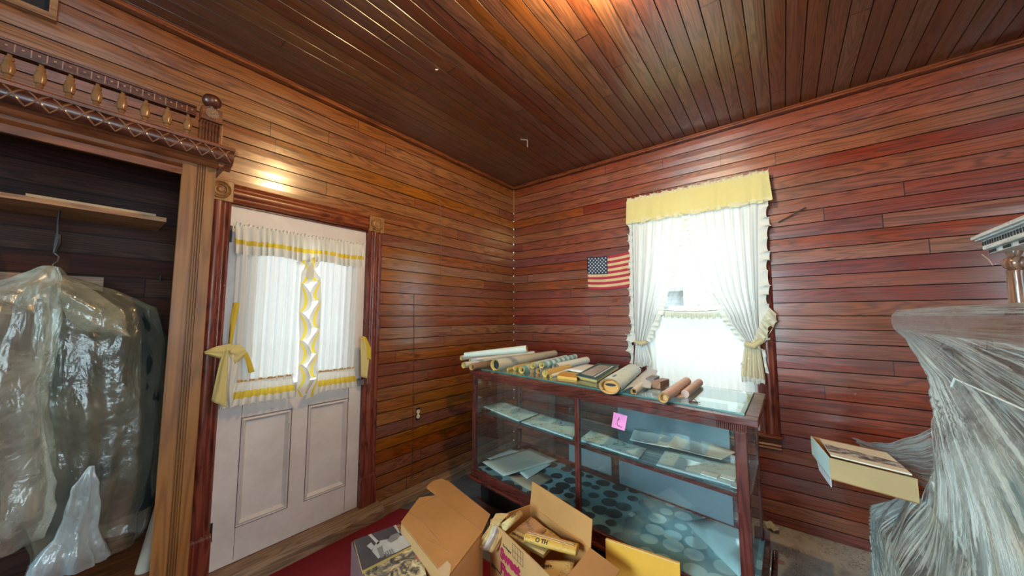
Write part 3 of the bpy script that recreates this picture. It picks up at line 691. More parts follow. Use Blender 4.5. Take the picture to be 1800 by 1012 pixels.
# lower sheer on its own rod
ls = thing('cafe_curtain', (-.03, -1.975, .6), 'thin white sheer covering the lower window sash behind the showcase', 'curtain')
m = MB(); m.tube([(-.03, y0+.02, 1.49), (-.03, (y0+y1)/2, 1.47), (-.03, y1-.02, 1.485)], .005, 8); build('curtain_rod', m, M_steel, ls, smooth=True)
m = MB()
def fn(u, v):
    y = lerp(y1-.0, y0+.0, u); sag = .018*sin(pi*u)
    return (-.030-.008*sin(u*2*pi*14+sin(u*9))*(.4+v*.6), y, lerp(1.49-sag, .60, v))
m.grid(fn, 150, 10); build('sheer_panel', m, M_sheer2, ls, smooth=2, recalc=False)
m = MB(); ruffle(m, [(-.036, y1, 1.475), (-.036, (y0+y1)/2, 1.455), (-.036, y0, 1.47)], (0, 0, -1), .05, (-1, 0, 0), .003, .02); build('heading', m, cloth('heading_cloth', (.80, .78, .66), .4), ls, smooth=2, recalc=False)

# ------------------------------------------------------------------ flag
fl = thing('flag', AX(-.012, 1072, 478), 'small faded American flag pinned to the red board wall beside the window', 'flag')
fy0, fy1, fz0, fz1 = -.985, -1.462, 1.703, 2.040
def fpt(u, v, d=0): # u right, v down
    z = lerp(fz1, fz0, v)+.030*(u-.35)**2*1.5-.012*sin(u*pi)*(.5) - .004
    return Vector((-.010-.003*sin(u*9+v*3)-d, lerp(fy0, fy1, u), z))
M_fr = plain('flag_red', (.42, .03, .05), .8); M_fw = plain('flag_cream', (.68, .46, .25), .8); M_fb = plain('flag_navy', (.02, .03, .07), .8); M_fs = plain('flag_star', (.62, .64, .62), .8)
m = MB(); m.grid(lambda u, v: fpt(u, v), 24, 39, lambda u, v: 2 if (u < .455 and v < 7/13) else (0 if int(v*13) % 2 == 0 else 1))
# canton columns snap
build('field', m, [M_fr, M_fw, M_fb], fl, smooth=2, solid=.0012, recalc=False)
m = MB()
for r in range(9):
    for k in range(6 if r % 2 == 0 else 5):
        u = .455*((k*2+(1 if r % 2 == 0 else 2))/12); v = 7/13*((r+1)/10); c0 = fpt(u, v, .0018); pts = []
        for q in range(10):
            rr = .0105 if q % 2 == 0 else .0045; a = pi/2+q*pi/5; pts.append(c0+Vector((0, -rr*cos(a), rr*sin(a))))
        m.add(pts+[c0], [(q, (q+1) % 10, 10) for q in range(10)])
build('star', m, M_fs, fl, recalc=False)['kind'] = 'stuff'

# ------------------------------------------------------------------ wardrobe
WX0, WX1, WY = -4.75, -2.915, -.45
wd = thing('wardrobe', (-3.8, -.25, FZ), 'open brown wooden wardrobe with carved cornice and spindle gallery, left', 'wardrobe')
px0, px1 = WX1-.118, WX1
pg = [(0, 0), (0, .022)]
for g in range(4):
    a = .048+g*.0085; pg += [(a, .022), (a+.0015, .016), (a+.005, .016), (a+.0065, .022)]
pg += [(.118, .022), (.118, 0)]
build('front_post', MB().prof(pg, (px0, WY+.022, FZ), (px0, WY+.022, 2.165), (1, 0, 0), (0, -1, 0)), M_ward_z, wd)
build('front_post', MB().prof(pg, (WX0, WY+.022, FZ), (WX0, WY+.022, 2.165), (1, 0, 0), (0, -1, 0)), M_ward_z, wd)
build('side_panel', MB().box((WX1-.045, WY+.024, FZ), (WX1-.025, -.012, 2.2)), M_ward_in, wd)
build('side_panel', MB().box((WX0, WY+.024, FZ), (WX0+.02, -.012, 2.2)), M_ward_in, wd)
build('added_shade_panel', MB().box((WX0+.02, -.013, .3), (WX1-.045, -.009, 2.19)), M_backp, wd)  # panel added to keep the wardrobe interior dark
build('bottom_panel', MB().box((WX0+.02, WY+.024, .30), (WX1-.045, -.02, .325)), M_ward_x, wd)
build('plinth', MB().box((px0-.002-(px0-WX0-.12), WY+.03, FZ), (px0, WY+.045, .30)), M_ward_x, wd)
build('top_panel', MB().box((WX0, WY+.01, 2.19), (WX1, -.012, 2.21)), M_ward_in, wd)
# frieze rail with reeding
fp = [(0, 0), (0, .016), (.030, .016), (.032, .010), (.036, .016), (.038, .010), (.042, .016), (.044, .010), (.048, .016), (.09, .016), (.09, 0)]
build('frieze_rail', MB().prof(fp, (WX0+.118, WY+.018, 2.075), (px0, WY+.018, 2.075), (0, 0, 1), (0, -1, 0)), M_ward_x, wd)
# cornice: lower moulding, lattice torus, shelf
cz = 2.150
cpf = [(0, 0), (.010, 0), (.022, .006), (.030, .016), (.046, .018), (.060, .030), (.072, .046), (.074, .062), (.068, .074), (.086, .078), (.090, .088), (.086, .094), (0, .094)]
m = MB(); m.prof(cpf, (WX0-.05, WY, cz-.012), (WX1+.050, WY, cz-.012), (0, -1, 0), (0, 0, 1)); 
m.prof([(a*.75, b) for a, b in cpf], (WX1, WY-.05, cz-.012), (WX1, -.014, cz-.012), (1, 0, 0), (0, 0, 1))
build('cornice', m, M_ward_x, wd, smooth=True)
m = MB(); m.tube([(WX0-.04, WY-.060, cz+.040), (WX1+.045, WY-.060, cz+.040)], .031, 14); build('lattice_band', m, M_carve, wd, smooth=True)
m = MB(); st = .052
k = 0; x = WX0
while x < WX1-.01:
    for sg in (1, -1):
        pts = []
        for t in range(7):
            a = -1.15+2.3*t/6; pts.append((x+st*(t/6 if sg > 0 else 1-t/6), WY-.060-.0315*cos(a), cz+.040+.0315*sin(a)))
        m.tube(pts, .0030, 5, cap=False)
    x += st
build('lattice_carving', m, plain('lattice_brown', (.20, .09, .05), .22), wd, smooth=True)  # lattice strips in a lighter brown than the band
# gallery
gz = 2.236; GY = WY-.02
m = MB(); m.box((WX0, GY-.02, gz), (WX1-.08, GY+.02, gz+.016)); m.prof([(0, 0), (.03, 0), (.024, .008), (0, .01)], (WX0, GY-.006, gz-.001), (WX1-.08, GY-.006, gz-.001), (0, -1, 0), (0, 0, 1)); build('gallery_base', m, M_ward_x, wd)
m = MB(); zt = gz+.114; m.box((WX0, GY-.017, zt), (WX1-.09, GY+.017, zt+.006)); m.box((WX0, GY-.012, zt+.006), (WX1-.09, GY+.012, zt+.040)); m.box((WX0, GY-.018, zt+.040), (WX1-.09, GY+.018, zt+.048))
build('gallery_rail', m, M_carve, wd, bevel=.002)
m = MB(); x = WX0+.02
while x < WX1-.10:
    m.box((x, GY-.014, zt+.008), (x+.003, GY-.010, zt+.038)); m.box((x+.016, GY-.016, zt+.021), (x+.022, GY-.010, zt+.027)); x += .0345
build('rail_studs', m, plain('stud_brown', (.34, .17, .09), .25), wd)  # studs in a lighter brown than the rail
M_spin = M_turn
x = WX1-.115
while x > WX0+.05:
    m = MB(); m.lathe((x, GY, gz+.014), (0, 0, 1), [(0, .010), (.008, .011), (.012, .007), (.018, .010), (.024, .008), (.028, .013), (.05, .016), (.072, .012), (.076, .008), (.082, .012), (.090, .010), (.094, .006), (.102, .006)], 16)
    build('spindle', m, M_spin, wd, smooth=True); x -= .0665
ex = WX1-.075
m = MB(); m.box((ex, GY-.028, gz), (ex+.076, GY+.025, gz+.105)); m.box((ex-.002, GY-.034, gz+.108), (ex+.078, GY+.028, gz+.116)); m.box((ex, GY-.028, gz+.116), (ex+.076, GY+.025, gz+.175)); build('end_block', m, M_ward_x, wd, bevel=.003)
m = MB()
for i in range(6): m.tube([(ex+.009+i*.0115, GY-.029, gz+.006), (ex+.009+i*.0115, GY-.029, gz+.10)], .0048, 8)
build('end_reeding', m, M_carve, wd, smooth=True)
m = MB()
for i in range(16):
    a = i*pi/8; p = Vector((ex+.038, GY-.031, gz+.146)); d = Vector((cos(a), 0, sin(a))); m.tube([p+d*.006, p+d*.024], [.0016, .0042], 6)
m.lathe((ex+.038, GY-.028, gz+.146), (0, -1, 0), [(0, .006), (.008, .004), (.010, 0)], 10); build('rosette', m, plain('carved_fan', (.26, .15, .09), .3), wd, smooth=True)
m = MB(); m.lathe((ex+.038, GY, gz+.174), (0, 0, 1), [(0, .022), (.006, .024), (.010, .012), (.014, .013), (.020, .028), (.034, .036), (.050, .037), (.066, .028), (.074, .012), (.077, 0)], 24); build('finial', m, M_carve, wd, smooth=True)
m = MB()   # fretwork bracket at the gallery end, running back to the wall
for q in ((.0, .0, .13), (.06, .02, .10), (.11, .0, .06)): 
    m.box((ex+.086, GY+.03+q[0]*2.2, gz), (ex+.092, GY+.03+q[0]*2.2+.12, gz+q[2]))
build('fretwork_bracket', m, M_oak, wd)
# shelf, pale board imitating a lit strip of back boards, hooks inside
build('shelf', MB().box((WX0+.03, -.30, 1.872), (-3.055, -.02, 1.892)), M_shelfw, wd)
build('lit_board_strip', MB().box((WX0+.03, -.032, 1.535), (-3.22, -.012, 1.612)), M_shelfw, wd)
m = MB(); hx = AY(-.2, 97, 440).x
m.tube([(hx, -.2, 1.872), (hx, -.2, 1.80), (hx+.004, -.2, 1.72)], .004, 8); m.tube([(hx+.004, -.2, 1.77), (hx+.004, -.2, 1.735), (hx-.001, -.2, 1.69)], [.009, .012, .006], 8); build('coat_hook', m, M_black, wd, smooth=True)
m = MB(); hx2 = AY(-.03, 282, 477).x; m.tube([(hx2, -.012, 1.62), (hx2, -.05, 1.61), (hx2, -.055, 1.64)], .004, 8); build('coat_hook', m, M_black, wd, smooth=True)
q0 = AY(-.27, 45, 348); q1 = AY(-.27, 272, 395)
tag(build('measuring_stick', MB().box((q0.x, -.285, 1.8925), (q1.x, -.25, 1.905)), plain('bare_pine', (.42, .28, .15), .55), org=((q0.x+q1.x)/2, -.27, 1.8925)), 'long bare wooden stick lying on the wardrobe shelf', 'stick')

# ---- hanging garments in plastic
def loft(mb, rows, n_=64, mi=0, cap=False, fold=0.0, nf=9, seed=0, crumple=0.0):
    """rows: (z, cx, cy, rx, ry)"""
    R = []
    sub = 6; full = []
    for a, b in zip(rows[:-1], rows[1:]):
        for t in range(sub): full.append([lerp(a[i], b[i], t/sub) for i in range(5)])
    full.append(list(rows[-1]))
    for (z, cx, cy, rx, ry) in full:
        for j in range(n_):
            a = 2*pi*j/n_; k = 1+fold*sin(a*nf+seed+z*2.2)+fold*.6*sin(a*(nf*2+1)+seed*3-z*5)
            p = Vector((cx+rx*cos(a)*k, cy+ry*sin(a)*k, z))
            if crumple: p += noise.noise_vector(p*7+Vector((seed, 0, 0)))*crumple+noise.noise_vector(p*19)*crumple*.45
            R.append(p)
    b = mb.add(R, []); K = len(full)
    for i in range(K-1):
        for j in range(n_): mb.f.append([b+i*n_+j, b+i*n_+(j+1) % n_, b+(i+1)*n_+(j+1) % n_, b+(i+1)*n_+j]); mb.m.append(mi)
    if cap: mb.f.append([b+j for j in range(n_)]); mb.m.append(mi); mb.f.append([b+(K-1)*n_+j for j in range(n_)]); mb.m.append(mi)
M_wool = plain('black_wool', (.010, .014, .015), .9, .3, 20); M_wool2 = plain('dark_brown_cloth', (.035, .022, .016), .85, .3, 12)
M_bagA = film('garment_bag_plastic', (.72, .70, .60), .38, rough=.22, bstr=.8, hazevar=.7)
M_bagB = film('clear_garment_bag_plastic', (.62, .55, .38), .20, rough=.22, bstr=.8, hazevar=.8)
gy = -.255
ct = thing('winter_coat', (-3.2, gy, .5), 'black coat on a wire hanger inside the clear garment bag', 'coat')
m = MB(); loft(m, [(1.55, -3.33, gy, .05, .035), (1.52, -3.30, gy, .12, .05), (1.42, -3.24, gy, .19, .075), (1.25, -3.215, gy, .20, .085), (.9, -3.20, gy, .19, .09), (.58, -3.20, gy, .19, .09)], 48, cap=True, fold=.05); build('coat_body', m, M_wool, ct, smooth=True)
m = MB(); m.tube([(-3.13, gy, 1.44), (-3.085, gy, 1.30), (-3.075, gy-.01, 1.05), (-3.08, gy-.02, .78)], [.055, .06, .055, .045], 14); build('sleeve', m, M_wool, ct, smooth=True)
m = MB(); hxx = -3.363
m.tube([(hxx, -.2, 1.69), (hxx+.012, -.215, 1.675), (hxx+.010, -.23, 1.655), (hxx, -.245, 1.64), (hxx, gy, 1.60)], .002, 6); m.tube([(hxx, gy, 1.60), (hxx+.16, gy, 1.52)], .002, 6); m.tube([(hxx, gy, 1.60), (hxx-.16, gy, 1.52)], .002, 6); build('wire_hanger', m, M_steel, ct, smooth=True)
ct2 = thing('hanging_dress', (-3.6, gy, .6), 'dark brown garment hanging at the far left inside cloudy plastic', 'coat')
m = MB(); loft(m, [(1.50, -3.55, gy-.03, .06, .03), (1.44, -3.58, gy-.03, .20, .05), (1.2, -3.60, gy-.03, .22, .08), (.72, -3.62, gy-.03, .24, .09)], 48, cap=True, fold=.06, seed=2); build('garment_body', m, M_wool2, ct2, smooth=True)
bg = thing('garment_bag', (-3.2, gy, .45), 'clear crumpled plastic garment bag gathered at the hanger over the black coat', 'garment bag')
m = MB(); loft(m, [(1.625, -3.36, gy, .018, .016), (1.59, -3.355, gy, .035, .03), (1.55, -3.31, gy, .11, .05), (1.46, -3.255, gy, .19, .085), (1.33, -3.235, gy, .215, .105), (1.0, -3.21, gy, .205, .115), (.72, -3.20, gy, .20, .12), (.50, -3.19, gy, .15, .11), (.455, -3.19, gy, .14, .10)], 84, fold=.05, nf=8, seed=1.3, crumple=.012); build('bag_film', m, M_bagB, bg, smooth=2, recalc=False)
m = MB(); loft(m, [(.84, -3.215, gy-.125, .006, .006), (.78, -3.225, gy-.13, .028, .012), (.68, -3.235, gy-.13, .040, .016), (.60, -3.24, gy-.13, .05, .022), (.52, -3.25, gy-.13, .085, .035), (.455, -3.25, gy-.12, .10, .04)], 44, fold=.16, nf=5, seed=.4, crumple=.012); build('torn_flap', m, film('cloudy_torn_plastic', (.62, .70, .74), .5, rough=.2), bg, smooth=2, recalc=False)
m = MB(); pa = [A(104, 492, gy-.10), A(150, 500, gy-.10), A(215, 545, gy-.10), A(228, 590, gy-.10)]; pb = [A(100, 520, gy-.11), A(118, 560, gy-.12), A(150, 582, gy-.12), A(228, 592, gy-.10)]
leafshape(m, pa, pb, 0, 18, belly=.04); build('shoulder_flap', m, film('cloudy_beige_plastic', (.60, .55, .40), .42, rough=.14, hazevar=.5), bg, smooth=2, recalc=False)
bg2 = thing('garment_bag', (-3.5, gy-.07, .55), 'cloudy white plastic garment bag draped at the far left of the wardrobe', 'garment bag')
m = MB(); g2 = gy-.09
loft(m, [(1.63, -3.375, g2+.05, .018, .016), (1.57, -3.40, g2+.04, .06, .04), (1.50, -3.49, g2, .15, .07), (1.38, -3.52, g2-.01, .19, .09), (1.15, -3.55, g2-.01, .20, .10), (.9, -3.535, g2, .22, .11), (.72, -3.535, g2, .24, .12), (.60, -3.56, g2, .24, .11)], 84, fold=.06, nf=7, seed=3.3, crumple=.016); build('bag_film', m, M_bagA, bg2, smooth=2, recalc=False)
# leaning cardboard tube
a = A(243, 1040, -.33); b = A(288, 885, -.30)
tag(build('poster_tube', MB().tube([a-(b-a)*.30, b+(b-a)*.05], .030, 24), plain('grey_tan_tube', (.34, .27, .22), .6), smooth=True, org=(a.x, a.y, .326)), 'grey-tan rolled tube leaning in the wardrobe corner behind the front post', 'tube')
# frame hanging above the wardrobe
pf = thing('framed_picture', (-3.65, -.05, 2.76), 'wooden frame corner hanging on the boards high above the wardrobe', 'picture frame')
m = MB(); cx = -3.432
m.hexa([(cx-.022, -.035, 2.77), (cx, -.035, 2.77), (cx, -.003, 2.77), (cx-.022, -.003, 2.77), (cx-.022, -.085, 3.0), (cx, -.085, 3.0), (cx, -.053, 3.0), (cx-.022, -.053, 3.0)])
m.hexa([(cx-.5, -.035, 2.77), (cx-.022, -.035, 2.77), (cx-.022, -.003, 2.77), (cx-.5, -.003, 2.77), (cx-.5, -.040, 2.795), (cx-.022, -.040, 2.795), (cx-.022, -.008, 2.795), (cx-.5, -.008, 2.795)])
build('frame', m, M_shelfw, pf)
build('backing', MB().hexa([(cx-.5, -.020, 2.79), (cx-.02, -.020, 2.79), (cx-.02, -.012, 2.79), (cx-.5, -.012, 2.79), (cx-.5, -.065, 3.0), (cx-.02, -.065, 3.0), (cx-.02, -.057, 3.0), (cx-.5, -.057, 3.0)]), M_dark, pf)

# ------------------------------------------------------------------ showcase
FLp = Vector((-1.300, -.565, 0)); FRp = Vector((-1.541, -2.469, 0)); BRp = Vector((-.896, -2.473, 0))
LU = (FRp-FLp).length; DV = (BRp-FRp).length; eu = (FRp-FLp)/LU; ev = (BRp-FRp)/DV
def K(u, v, z): return FLp+eu*u+ev*v+Vector((0, 0, z))
def kb(mb, u0, u1, v0, v1, z0, z1, mi=0): return mb.hexa([K(u0, v0, z0), K(u1, v0, z0), K(u1, v1, z0), K(u0, v1, z0), K(u0, v0, z1), K(u1, v0, z1), K(u1, v1, z1), K(u0, v1, z1)], mi)
sc = thing('display_case', K(LU/2, DV/2, FZ), 'long glass display case with dark mahogany frame in front of the window', 'display case')
ZT, ZD, ZS = 1.0, .235, .64
o = .018; q_ = .046   # overhang of the top
m = MB(); kb(m, 0, LU, 0, .075, ZT-.028, ZT); kb(m, 0, LU, DV-.05, DV, ZT-.028, ZT); kb(m, 0, .06, .075, DV-.05, ZT-.028, ZT); kb(m, LU-.075, LU, .075, DV-.05, ZT-.028, ZT)
build('top_frame', m, M_caseW, sc, bevel=.004)
m = MB(); kb(m, o, LU-q_, o, o+.03, ZT-.062, ZT-.028); kb(m, o, LU-q_, DV-o-.03, DV-o, ZT-.062, ZT-.028); kb(m, o, o+.03, o+.03, DV-o-.03, ZT-.062, ZT-.028); kb(m, LU-q_-.03, LU-q_, o+.03, DV-o-.03, ZT-.062, ZT-.028)
build('upper_rail', m, M_caseW, sc)
m = MB(); u = LU-.16
while u < LU-q_+.004: kb(m, u, u+.004, o-.006, o, ZT-.058, ZT-.030); u += .0075
build('fluted_capital', m, M_caseW, sc)
tg = MB(); kb(tg, .035, LU-.055, .066, DV-.040, ZT+.0005, ZT+.0065); build('top_glass', tg, M_topglass, sc)
m = MB(); kb(m, LU-.056, LU-.053, .064, DV-.038, ZT+.0003, ZT+.0068); kb(m, .035, LU-.055, .0635, .0665, ZT+.0003, ZT+.0068); build('glass_edge', m, M_gedge, sc)
pw = .042
for u0, u1, v0, v1 in ((o, o+.034, o, o+.036), (LU-q_-.046, LU-q_, o, o+.040), (o, o+.04, DV-o-.04, DV-o), (LU-q_-.05, LU-q_, DV-o-.04, DV-o)):
    m = MB(); kb(m, u0, u1, v0, v1, ZD-.01, ZT-.062); build('corner_post', m, M_caseV, sc, bevel=.004)
um = (K(0, 0, ZT)-Vector(AZ(ZT, 1004, 684))).length
m = MB(); kb(m, um-.016, um+.016, o, o+.03, ZD, ZT-.062); build('mullion', m, M_caseV, sc, bevel=.004)
for uc in (.42, 1.02, 1.55):
    m = MB(); kb(m, uc-.03, uc+.03, DV-o-.03, DV-o, ZD, ZT-.062); build('rear_stile', m, M_caseV, sc)
build('front_glass', kb(MB(), o+.034, um-.016, o+.014, o+.018, ZD+.0, ZT-.062), M_sglass, sc)
build('front_glass', kb(MB(), um+.016, LU-q_-.046, o+.014, o+.018, ZD+.0, ZT-.062), M_sglass, sc)
build('end_glass', kb(MB(), o+.012, o+.016, o+.036, DV-o-.04, ZD, ZT-.062), M_sglass, sc)
build('end_glass', kb(MB(), LU-q_-.010, LU-q_-.006, o+.040, DV-o-.04, ZD, ZT-.062), M_sglass, sc)
# bottom rail, moulding, deck, plinth
m = MB(); kb(m, o, LU-o, o-.004, o+.022, ZD-.062, ZD+.006); kb(m, o, LU-o, DV-o-.022, DV-o, ZD-.062, ZD+.05); kb(m, o, o+.022, o+.022, DV-o-.022, ZD-.062, ZD+.006); kb(m, LU-o-.022, LU-o, o+.022, DV-o-.022, ZD-.062, ZD+.006)
build('bottom_rail', m, M_caseW, sc)
m = MB(); m.tube([K(.0, o-.006, ZD-.064), K(LU, o-.006, ZD-.064)], .013, 12); m.tube([K(LU, o-.006, ZD-.064), K(LU, DV, ZD-.064)], .013, 12); m.tube([K(0, o-.006, ZD-.064), K(0, DV, ZD-.064)], .013, 12); build('base_moulding', m, M_caseW, sc, smooth=True)
n = N('dusty_deck'); c = n.coord(); sp = n.sep(c)
v = n.node('ShaderNodeTexVoronoi', {'Vector': n.comb(sp[0], sp[1], 0.0), 'Scale': 9.0, 'Randomness': .4}).outputs[0]
spot = n.rng(n.m('ADD', v, n.m('MULTIPLY', n.noise(c, 14, 2), .10)), .50, .55, 1, 0)
yl_ = n.rng(sp[1], .15, -.52, 0, 1); big = n.noise(c, 4, 3)
dust = n.mix(n.rng(n.noise(c, 6, 4, .6), .3, .7, 0, .5), (.20, .36, .40), (.42, .60, .62))
clean = n.mix(n.rng(sp[1], -.22, -.42, 0, 1), (.045, .055, .062), (.60, .78, .78))  # window light painted in: marks turn pale towards the right end
colr = n.mix(n.m('MULTIPLY', spot, n.rng(n.noise(c, 2.5, 2), .25, .4, 0, 1)), dust, clean)
M_deck = n.done(n.bsdf(colr, .35, n.bump(n.noise(c, 30, 3), .1, .001)))
build('deck', kb(MB(), o+.022, LU-o-.022, o+.022, DV-o-.022, ZD-.02, ZD), M_deck, sc)
m = MB(); kb(m, .06, LU-.06, .085, DV-.06, FZ, ZD-.05); build('plinth', m, M_dark, sc)  # near-black base carries the shade of the toe kick
m = MB(); kb(m, .035, LU-.035, .055, .078, FZ, FZ+.105); kb(m, LU-.05, LU-.03, .078, DV-.05, FZ, FZ+.105); build('plinth_board', m, wood('plinth_wood', 1, (.03, .012, .010), (.10, .035, .025), (.16, .06, .04), .5), sc)
# shelf
build('shelf_glass', kb(MB(), o+.04, LU-o-.03, .10, DV-.07, ZS, ZS+.007), M_shelfglass, sc)
m = MB(); kb(m, o+.04, LU-o-.03, .092, .10, ZS-.010, ZS+.008); build('shelf_edge', m, M_caseW, sc)
for i in range(8):
    v = .14+i*.056; m = MB(); kb(m, o+.04+.03, LU-o-.05, v, v+.017, ZS-.014, ZS-.002); build('reflection_bar', m, M_dark, sc)  # dark bars under the glass imitate striped reflections
# rear sliding panels
n = N('frosted_rear_panel'); tr = n.node('ShaderNodeBsdfTransparent', {0: (.75, .88, .92)}).outputs[0]; df = n.bsdf(n.ramp(n.noise(n.coord(), 2, 4), [(.3, (.20, .26, .31)), (.7, (.32, .40, .44))]), .3)
M_rear = n.done(n.node('ShaderNodeMixShader', {0: .5, 1: tr, 2: df}).outputs[0])
build('rear_panel', kb(MB(), 1.05, LU-.18, DV-.075, DV-.069, ZD+.03, ZT-.075), M_rear, sc)
build('rear_panel', kb(MB(), .62, .99, DV-.075, DV-.069, ZD+.06, ZS-.02), M_rear, sc)
build('rear_glass', kb(MB(), o+.04, LU-.07, DV-.058, DV-.054, ZD+.05, ZT-.062), M_sglass, sc)

# papers inside
def sheet(name, quad, z, mat, label, cat, group=None, nu=8, nv=8, curl=0.0, parent=None, th=.0015, seed=0, wav=.004):
    """quad of pixel corners (tl, tr, br, bl) lying on the plane z"""
    q = [Vector(AZ(z, *p)) for p in quad]
    def fn(u, v):
        p = q[0].lerp(q[1], u).lerp(q[3].lerp(q[2], u), v)
        e = max(abs(u-.5), abs(v-.5))*2
        return p+Vector((0, 0, curl*e**3+wav*abs(noise.noise(p*6+Vector((seed, 0, 0))))+.001))
    mb = MB(); mb.grid(fn, nu, nv); c0 = (q[0]+q[2])/2
    o_ = build(name, mb, mat, smooth=2, org=c0, solid=th, recalc=False)
    tag(o_, label, cat, group); return o_
z_ = ZS+.008
sheet('map_sheet', [(849, 715), (884, 706), (947, 727), (911, 741)], z_, M_map, 'printed sheet at the left end of the display case shelf', 'map')
sheet('map_sheet', [(916, 742), (950, 728), (1020, 747), (1006, 772)], z_, M_map, 'printed sheet on the case shelf just left of and behind the mullion', 'map', seed=2)
sheet('map_sheet', [(1017, 774), (1039, 756), (1137, 789), (1122, 807)], z_, M_map, 'printed sheet on the case shelf just right of the mullion', 'map', seed=3)
sheet('map_sheet', [(1153, 818), (1170, 792), (1305, 818), (1296, 858)], z_, paper('mottled_map_paper', (.60, .72, .72), (.55, .42, .36), .6, .5, (.2, .3, .3), 40), 'mottled printed sheet at the right end of the display case shelf', 'map', seed=5)
sheet('map_sheet', [(1107, 777), (1115, 757), (1200, 768), (1175, 791)], z_+.012, M_paperw, 'blank whitish sheet with curled left edge on the middle of the case shelf', 'map', curl=.012, seed=7)
sheet('map_sheet', [(1172, 790), (1190, 766), (1294, 800), (1268, 814)], z_+.016, paper('creamy_map_back', (.74, .74, .66), (.6, .42, .26), .6), 'cream pointed sheet curling over the right half of the case shelf', 'map', curl=.016, seed=9)
for i, (w_, h_, uu, vv) in enumerate(((.07, .05, 1.66, .17), (.06, .045, 1.74, .20), (.05, .05, 1.79, .13))):
    m = MB(); kb(m, uu, uu+w_, vv, vv+h_, z_+.006, z_+.009)
    tag(build('paper_slip', m, M_paperw, org=K(uu, vv, z_+.006)), ['small white slip on the mottled shelf sheet, nearest the mullion', 'small white slip on the mottled shelf sheet, farthest back', 'small white slip on the shelf beside the right front post'][i], 'paper slip', 'white slips on the shelf')
zd = ZD+.002
sheet('folder', [(893, 838), (952, 830), (972, 840), (932, 863)], zd, paper('tan_folder', (.50, .38, .27), (.38, .26, .16), .4), 'lowest tan folder beneath the white sheets on the case floor', 'paper', nu=4, nv=4)
sheet('paper_sheet', [(913, 830), (960, 812), (970, 815), (926, 842)], zd+.008, M_paperw, 'white folded sheet sticking out right below the stack in the display case', 'paper', seed=3)
sheet('paper_sheet', [(858, 815), (920, 789), (977, 811), (889, 836)], zd+.014, M_paperw, 'second white sheet in the stack at the left of the case floor', 'paper', seed=4)
sheet('paper_sheet', [(856, 806), (898, 789), (950, 798), (905, 822)], zd+.022, M_paperw, 'smaller white sheet near the back of the stack in the display case', 'paper', seed=5)
sheet('paper_sheet', [(847, 812), (932, 788), (980, 808), (885, 837)], zd+.026, paper('grey_white_folder', (.64, .64, .58), (.52, .42, .30), .35), 'topmost pale folder of the stack at the left of the case floor', 'paper', seed=6)
sheet('paper_sheet', [(1205, 918), (1270, 905), (1330, 930), (1300, 1015)], zd, plain('bright_patch_sheet', (.52, .66, .68), .5, .05), 'pale sheet making the bright patch at the right end of the display case floor', 'paper', nu=4, nv=4, wav=0)  # pale sheet added to make the bright patch on the deck
sheet('paper_scrap', [(1104, 905), (1110, 902), (1118, 906), (1110, 911)], zd, M_paperw, 'tiny white scrap on the dusty ring-marked deck of the display case', 'paper scrap', nu=3, nv=3, curl=.006)
# draped plastic behind the case, lower left inside
sheet('backing_board', [(838, 753), (893, 765), (893, 790), (836, 812)], .38, plain('grey_blue_board', (.22, .30, .32), .5), 'grey board leaning seen through the left glass end of the display case', 'board', nu=4, nv=4) if False else None
# pink note on the glass
def onglass(px, py, v=o+.010):
    # intersect ray with the plane of the front glass
    n_ = eu.cross(UP).normalized(); d = ray(px, py); p0 = K(0, v, 0); t = (p0-CAM).dot(n_)/d.dot(n_); return CAM+d*t
nt = thing('sticky_note', onglass(1089, 742), 'pink square note with black handwriting stuck to the case front glass', 'note')
qn = [onglass(1079, 724), onglass(1103, 731), onglass(1098, 757), onglass(1075, 750)]; nn_ = eu.cross(UP).normalized()
if nn_.dot(CAM-qn[0]) < 0: nn_ = -nn_
m = MB(); m.slab(qn, nn_*.0012); build('paper_square', m, M_pink, nt)
m = MB(); e_ = nn_*.0018; m.tube([p+e_ for p in (onglass(1089, 733), onglass(1086, 739), onglass(1085, 745), onglass(1087, 749), onglass(1090, 748))], .0012, 6); m.tube([p+e_ for p in (onglass(1088, 747), onglass(1092, 751), onglass(1094, 749))], .0010, 6); m.tube([p+e_ for p in (onglass(1086, 738), onglass(1090, 736))], .0009, 6)
build('handwriting', m, M_ink, nt)

